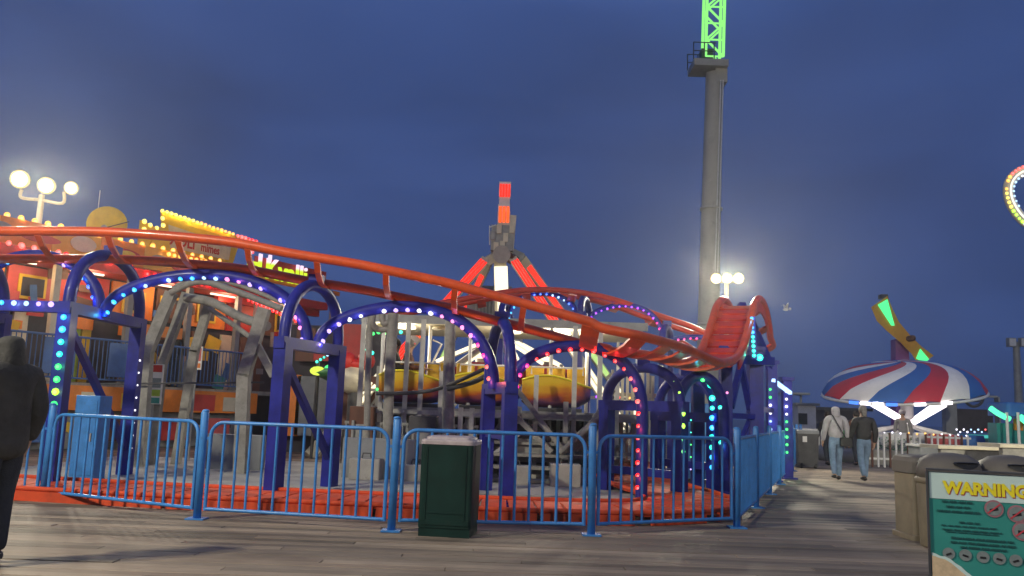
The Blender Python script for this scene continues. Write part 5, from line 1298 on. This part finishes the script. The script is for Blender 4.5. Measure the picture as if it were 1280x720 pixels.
poly = [S(.004, .125, .004), S(.004, pz(0, 114), .004)]+[S(sc*x, pz(0, d_), .004) for x, d_ in ((6, 115), (12, 118), (18, 118), (25, 121), (31, 126), (38, 130), (44, 136), (52, 142), (60, 148))]+[S(sc*66, .125, .004)]
MB().prism(poly, (SR @ V((0, -.002, 0))), 'sign_mint').build('wave_print', ws)
poly = [S(.004, .125, .0065), S(.004, pz(0, 118), .0065)]+[S(sc*x, pz(0, d_), .0065) for x, d_ in ((6, 119), (12, 121), (18, 122), (25, 126), (30, 130), (37, 136), (44, 142), (52, 148), (58, 154))]+[S(sc*60, .125, .0065)]
MB().prism(poly, (SR @ V((0, -.002, 0))), 'sign_sand').build('sand_print', ws)

# ================================================================== PEOPLE
def skin(name, verts, edges, mt, parent, sub=2, facemat=None):
    me = bpy.data.meshes.new(name); me.from_pydata([v[:3] for v in verts], edges, [])
    o = bpy.data.objects.new(name, me); col.objects.link(o)
    md = o.modifiers.new('s', 'SKIN'); md.use_smooth_shade = True; md.branch_smoothing = .3
    for i, v in enumerate(verts):
        sv = me.skin_vertices[0].data[i]; sv.radius = (v[3], v[4] if len(v) > 4 else v[3]); sv.use_root = (i == 0)
    s2 = o.modifiers.new('ss', 'SUBSURF'); s2.levels = sub; s2.render_levels = sub
    bpy.context.view_layer.update()
    dg = bpy.context.evaluated_depsgraph_get()
    nm = bpy.data.meshes.new_from_object(o.evaluated_get(dg), depsgraph=dg)
    bpy.data.objects.remove(o); nm.name = name; nm.materials.clear(); nm.materials.append(M[mt])
    for p in nm.polygons: p.use_smooth = True
    return place(name, nm, parent)
def person(label, p, rz, H=1.72, top='sweat_grey', legs='denim', shoes='black', hair='hair_dark', hood=False, longhair=False, cap=None, stride=.26, lean=.0, armsw=.15, coat=1.0, sit=False, group=None, hem=.0, headturn=0, head_off=(0, 0)):
    """local +y is the way the person faces; z up; H standing height"""
    k = H/1.72
    t = thing('person', label, 'person', (0, 0, 0), group)
    def q(x, y, z, *r): return (x*k, (y+lean*max(0, z-.9)*1.0)*k, z*k)+tuple(a*k for a in r)
    if sit:
        hipz = .93; kn = ((.10, .38, .96), (-.10, .38, .96)); an = ((.10, .40, .55), (-.10, .40, .55))
    else:
        s = stride; kn = ((.09, s*.62+.02, .50), (-.09, -s*.30+.03, .49)); an = ((.09, s, .085), (-.09, -s-.02, .13 if s > .1 else .085))
    sh = .19
    elb = ((sh+.05, -armsw*.7-.02, 1.12), (-sh-.05, armsw*.7-.02, 1.12)); wr = ((sh+.05, -armsw+.10, .88), (-sh-.05, armsw+.10, .88))
    if sit: elb = ((sh+.03, .10, 1.14), (-sh-.03, .10, 1.14)); wr = ((.14, .36, 1.12), (-.14, .36, 1.12))
    ho = head_off
    B = [q(0, 0, .95, .10, .075), q(0, 0, 1.12, .10, .075), q(0, -.01, 1.30, .135, .105), q(0, -.01, 1.42, .085, .075), q(0, .015, 1.50, .052, .055), q(ho[0], .03+ho[1], 1.58, .072, .085), q(ho[0], .025+ho[1], 1.665, .068, .082)]
    E_ = [(0, 1), (1, 2), (2, 3), (3, 4), (4, 5), (5, 6)]
    def addv(v, fr_): B.append(v); E_.append((fr_, len(B)-1)); return len(B)-1
    addv(q(ho[0], .115+ho[1], 1.575, .014), 5)       # nose
    for i, sd in enumerate((1, -1)):
        a = addv(q(sd*sh, -.01, 1.40, .055), 3); c = addv(q(*elb[i], .042), a); d = addv(q(*wr[i], .03), c)
        w3 = V(wr[i]); dr = (w3-V(elb[i])).normalized()
        pm = w3+dr*.07; h_ = addv(q(*pm, .034, .018), d)
        for f_ in range(4):
            base = pm+V((0, (f_-1.5)*.018, 0)); ln = (.055, .066, .062, .048)[f_]
            f1 = addv(q(*(base+dr*.035), .0095), h_); addv(q(*(base+dr*(.035+ln)+V((-sd*.02, .008, 0))), .0075), f1)
        th = addv(q(*(w3+dr*.045+V((0, .035, 0))), .010), d); addv(q(*(w3+dr*.085+V((0, .045, 0))), .008), th)
        hp_ = addv(q(sd*.085, 0, .89, .07), 0)
        kk_ = addv(q(*kn[i], .052), hp_); aa = addv(q(*an[i], .036), kk_)
        addv(q(an[i][0], an[i][1]+.14, an[i][2]-.045, .03), aa)
    skin('body', B, E_, 'skin', t)
    g = coat
    J = [q(0, 0, .90-hem, .165*g, .125*g), q(0, 0, 1.10, .16*g, .125*g), q(0, -.012, 1.30, .17*g, .13*g), q(0, -.01, 1.42, .11, .09), q(0, .0, 1.475, .075, .07)]
    JE = [(0, 1), (1, 2), (2, 3), (3, 4)]
    for i, sd in enumerate((1, -1)):
        J.append(q(sd*sh, -.01, 1.395, .082*g)); JE.append((3, len(J)-1)); J.append(q(*elb[i], .062*g)); JE.append((len(J)-2, len(J)-1)); J.append(q(*wr[i], .047*g)); JE.append((len(J)-2, len(J)-1))
    skin('jacket', J, JE, top, t)
    T_ = [q(0, 0, .95, .150, .122), q(0, -.005, 1.08, .150, .118)]; TE = [(0, 1)]
    for i, sd in enumerate((1, -1)):
        T_.append(q(sd*.088, 0, .84 if not sit else .92, .098)); TE.append((0, len(T_)-1)); T_.append(q(*kn[i], .073)); TE.append((len(T_)-2, len(T_)-1)); T_.append(q(an[i][0], an[i][1], an[i][2]-.01, .060)); TE.append((len(T_)-2, len(T_)-1))
    skin('trousers', T_, TE, legs, t)
    for i in range(2):
        x, y, z = an[i]; skin('shoe', [q(x, y-.05, z-.03, .054, .05), q(x, y+.05, z-.04, .052, .046), q(x, y+.17, z-.055, .038, .026)], [(0, 1), (1, 2)], shoes, t, 1)
    hz = q(ho[0], .03+ho[1], 1.63)
    if hood:
        skin('hood', [q(0, -.05, 1.40, .12, .085), q(0, -.03, 1.50, .095, .09), q(ho[0], .0, 1.60, .105, .115), q(ho[0], .0, 1.68, .085, .095)], [(0, 1), (1, 2), (2, 3)], top, t)
    else:
        b = MB(); b.sphere((hz[0], hz[1]+(lean*.7-.018)*k, hz[2]+.012), .112*k, hair, 14, 10, (.80, .94, .98)); b.build('hair', t)
        sk = skin('hair_back', [q(ho[0], -.055+ho[1], 1.64, .075, .05), q(ho[0], -.06+ho[1], 1.54, .07, .045), q(ho[0], -.05+ho[1], 1.47, .055, .035)], [(0, 1), (1, 2)], hair, t, 1) if hair == 'hair_grey' or longhair else None
    # face
    fy = hz[1]+(.078+lean*.66)*k
    b = MB()
    for sd in (-1, 1): b.sphere((hz[0]+sd*.03*k, fy, hz[2]-.015), .011*k, 'black', 6, 5)
    b.box((hz[0], fy-.004, hz[2]-.085*k), (.045*k, .012, .008), 'fun_brown'); 
    fc = b.build('face', t)
    for sd in (-1, 1): MB().sphere((hz[0]+sd*.074*k, hz[1]+lean*.66*k, hz[2]-.03), .026*k, 'skin', 8, 6, (.4, .8, 1.2)).build('ear', t)
    if cap:
        MB().lathe([(.108*k, -.02), (.107*k, .05), (.085*k, .105), (.03*k, .125)], (hz[0], hz[1]+lean*.7*k, hz[2]+.02), cap, 16).build('cap', t)
        MB().rbox((hz[0], hz[1]+.13*k, hz[2]+.01), (.17*k, .13*k, .015), .05, cap).build('cap_peak', t)
    t.location = p; t.rotation_euler = (0, 0, rz)
    return t
foot_ = lambda px, py: G(px, py)
P1 = W(-9, 690, 6.75)
person('person in a dark padded coat and dark jeans cut off by the left edge', V((P1.x-.02, 6.75, 0)), math.radians(66), 1.80, 'jacket_charcoal', 'dark_denim', 'dark_steel', 'hair_dark', stride=.05, lean=.06, armsw=.05, coat=1.24, hem=.17, head_off=(0, .05), hood=True)
dk = F(5.0, 1.62, -.2); person('person in dark clothes standing on the fun house deck behind the grey frame', dk, math.radians(-150), 1.66, 'jacket_black', 'dark_denim', 'black', 'hair_dark', stride=.05)
dk = F(4.0, 1.62, -.1); person('person in a blue top and yellow trousers on the fun house deck', dk, math.radians(150), 1.70, 'fun_blue', 'fun_yellow', 'black', 'hair_dark', stride=.05)
P2 = G(1046, 600); P3 = G(1081, 602)
person('person in a grey hooded sweatshirt and light jeans walking away with a black shoulder bag', V((P2.x, P2.y, 0)), math.radians(-4), 1.70, 'sweat_grey', 'denim', 'black', hood=True, stride=.13, armsw=.10, coat=1.10)
person('grey haired person in a black jacket and light jeans walking away', V((P3.x, P3.y, 0)), math.radians(2), 1.68, 'jacket_black', 'denim', 'black', 'hair_grey', stride=.16, armsw=.12, coat=1.2, hem=.0)
P4 = G(1130, 580)
person('man in a white cap and grey shirt standing near the umbrella ride', V((P4.x, P4.y, 0)), math.radians(150), 1.76, 'shirt_grey', 'khaki', 'black', 'hair_dark', cap='white_paint', stride=.06, armsw=.08)
P5 = W(1035, 560, 26); person('person in dark clothes ahead of the hooded walker', V((P5.x, 26, 0)), 0.0, 1.6, 'jacket_black', 'dark_denim', 'black', 'hair_dark', stride=.15)
P6 = W(1071, 560, 27); person('person with a red brown top far beyond the two walkers', V((P6.x, 27, 0)), 0.2, 1.66, 'fun_brown', 'dark_denim', 'black', 'hair_dark', stride=.1)
for i, px in enumerate((492, 509)):
    a = W(px, 480, 16.95); person(['rider in dark clothes at the left of the yellow car', 'second rider, right beside the first in the yellow car'][i], V((a.x, 16.95, 1.02)), math.radians(-90), 1.6, 'jacket_black' if i == 0 else 'fun_brown', 'dark_denim', 'black', 'hair_dark' if i == 0 else 'hair_grey', sit=True)
# shoulder bag
bg_ = thing('shoulder_bag', 'small black bag on a long strap at the hooded walker\'s right hip', 'bag', (P2.x+.16, P2.y-.1, .85))
MB().rbox((P2.x+.17, P2.y-.16, .86), (.27, .1, .2), .03, 'black').build('pouch', bg_)
MB().tube(smooth_path([(P2.x+.15, P2.y-.17, .96), (P2.x+.02, P2.y-.175, 1.18), (P2.x-.10, P2.y-.13, 1.42), (P2.x-.13, P2.y-.02, 1.49)], 6), .012, 'black', 6).build('strap', bg_)
# gull
gp = W(982, 387, 30)
gl = thing('seagull', 'small pale gull in flight right of the red hump', 'gull', tuple(gp))
b = MB(); b.sphere(gp, .06, 'white_paint', 10, 7, (1.7, .8, .8)); b.sphere(gp+V((.15, -.02, .03)), .05, 'white_paint', 8, 6); b.build('body', gl)
for s in (-1, 1): MB().add([gp+V((.08, 0, .04)), gp+V((-.06, 0, .03)), gp+V((-.02, s*.24, .20)), gp+V((-.08, s*.45, .14)), gp+V((.03, s*.25, .22))], [(0, 1, 2, 4), (4, 2, 3)], 'white_paint').build('wing', gl)

# ================================================================== haze volume added to give the floodlights a halo
hm_ = bpy.data.materials.new('haze'); hm_.use_nodes = True; t_ = hm_.node_tree; t_.nodes.clear()
o_ = t_.nodes.new('ShaderNodeOutputMaterial'); v_ = t_.nodes.new('ShaderNodeVolumePrincipled')
v_.inputs['Density'].default_value = .0013; v_.inputs['Color'].default_value = (.92, .93, .95, 1); v_.inputs['Anisotropy'].default_value = .72
t_.links.new(v_.outputs[0], o_.inputs['Volume']); M['haze'] = hm_
hz_ = MB().box((0, 30, 12.0), (140, 150, 34.2), 'haze').build('haze', kind='stuff')
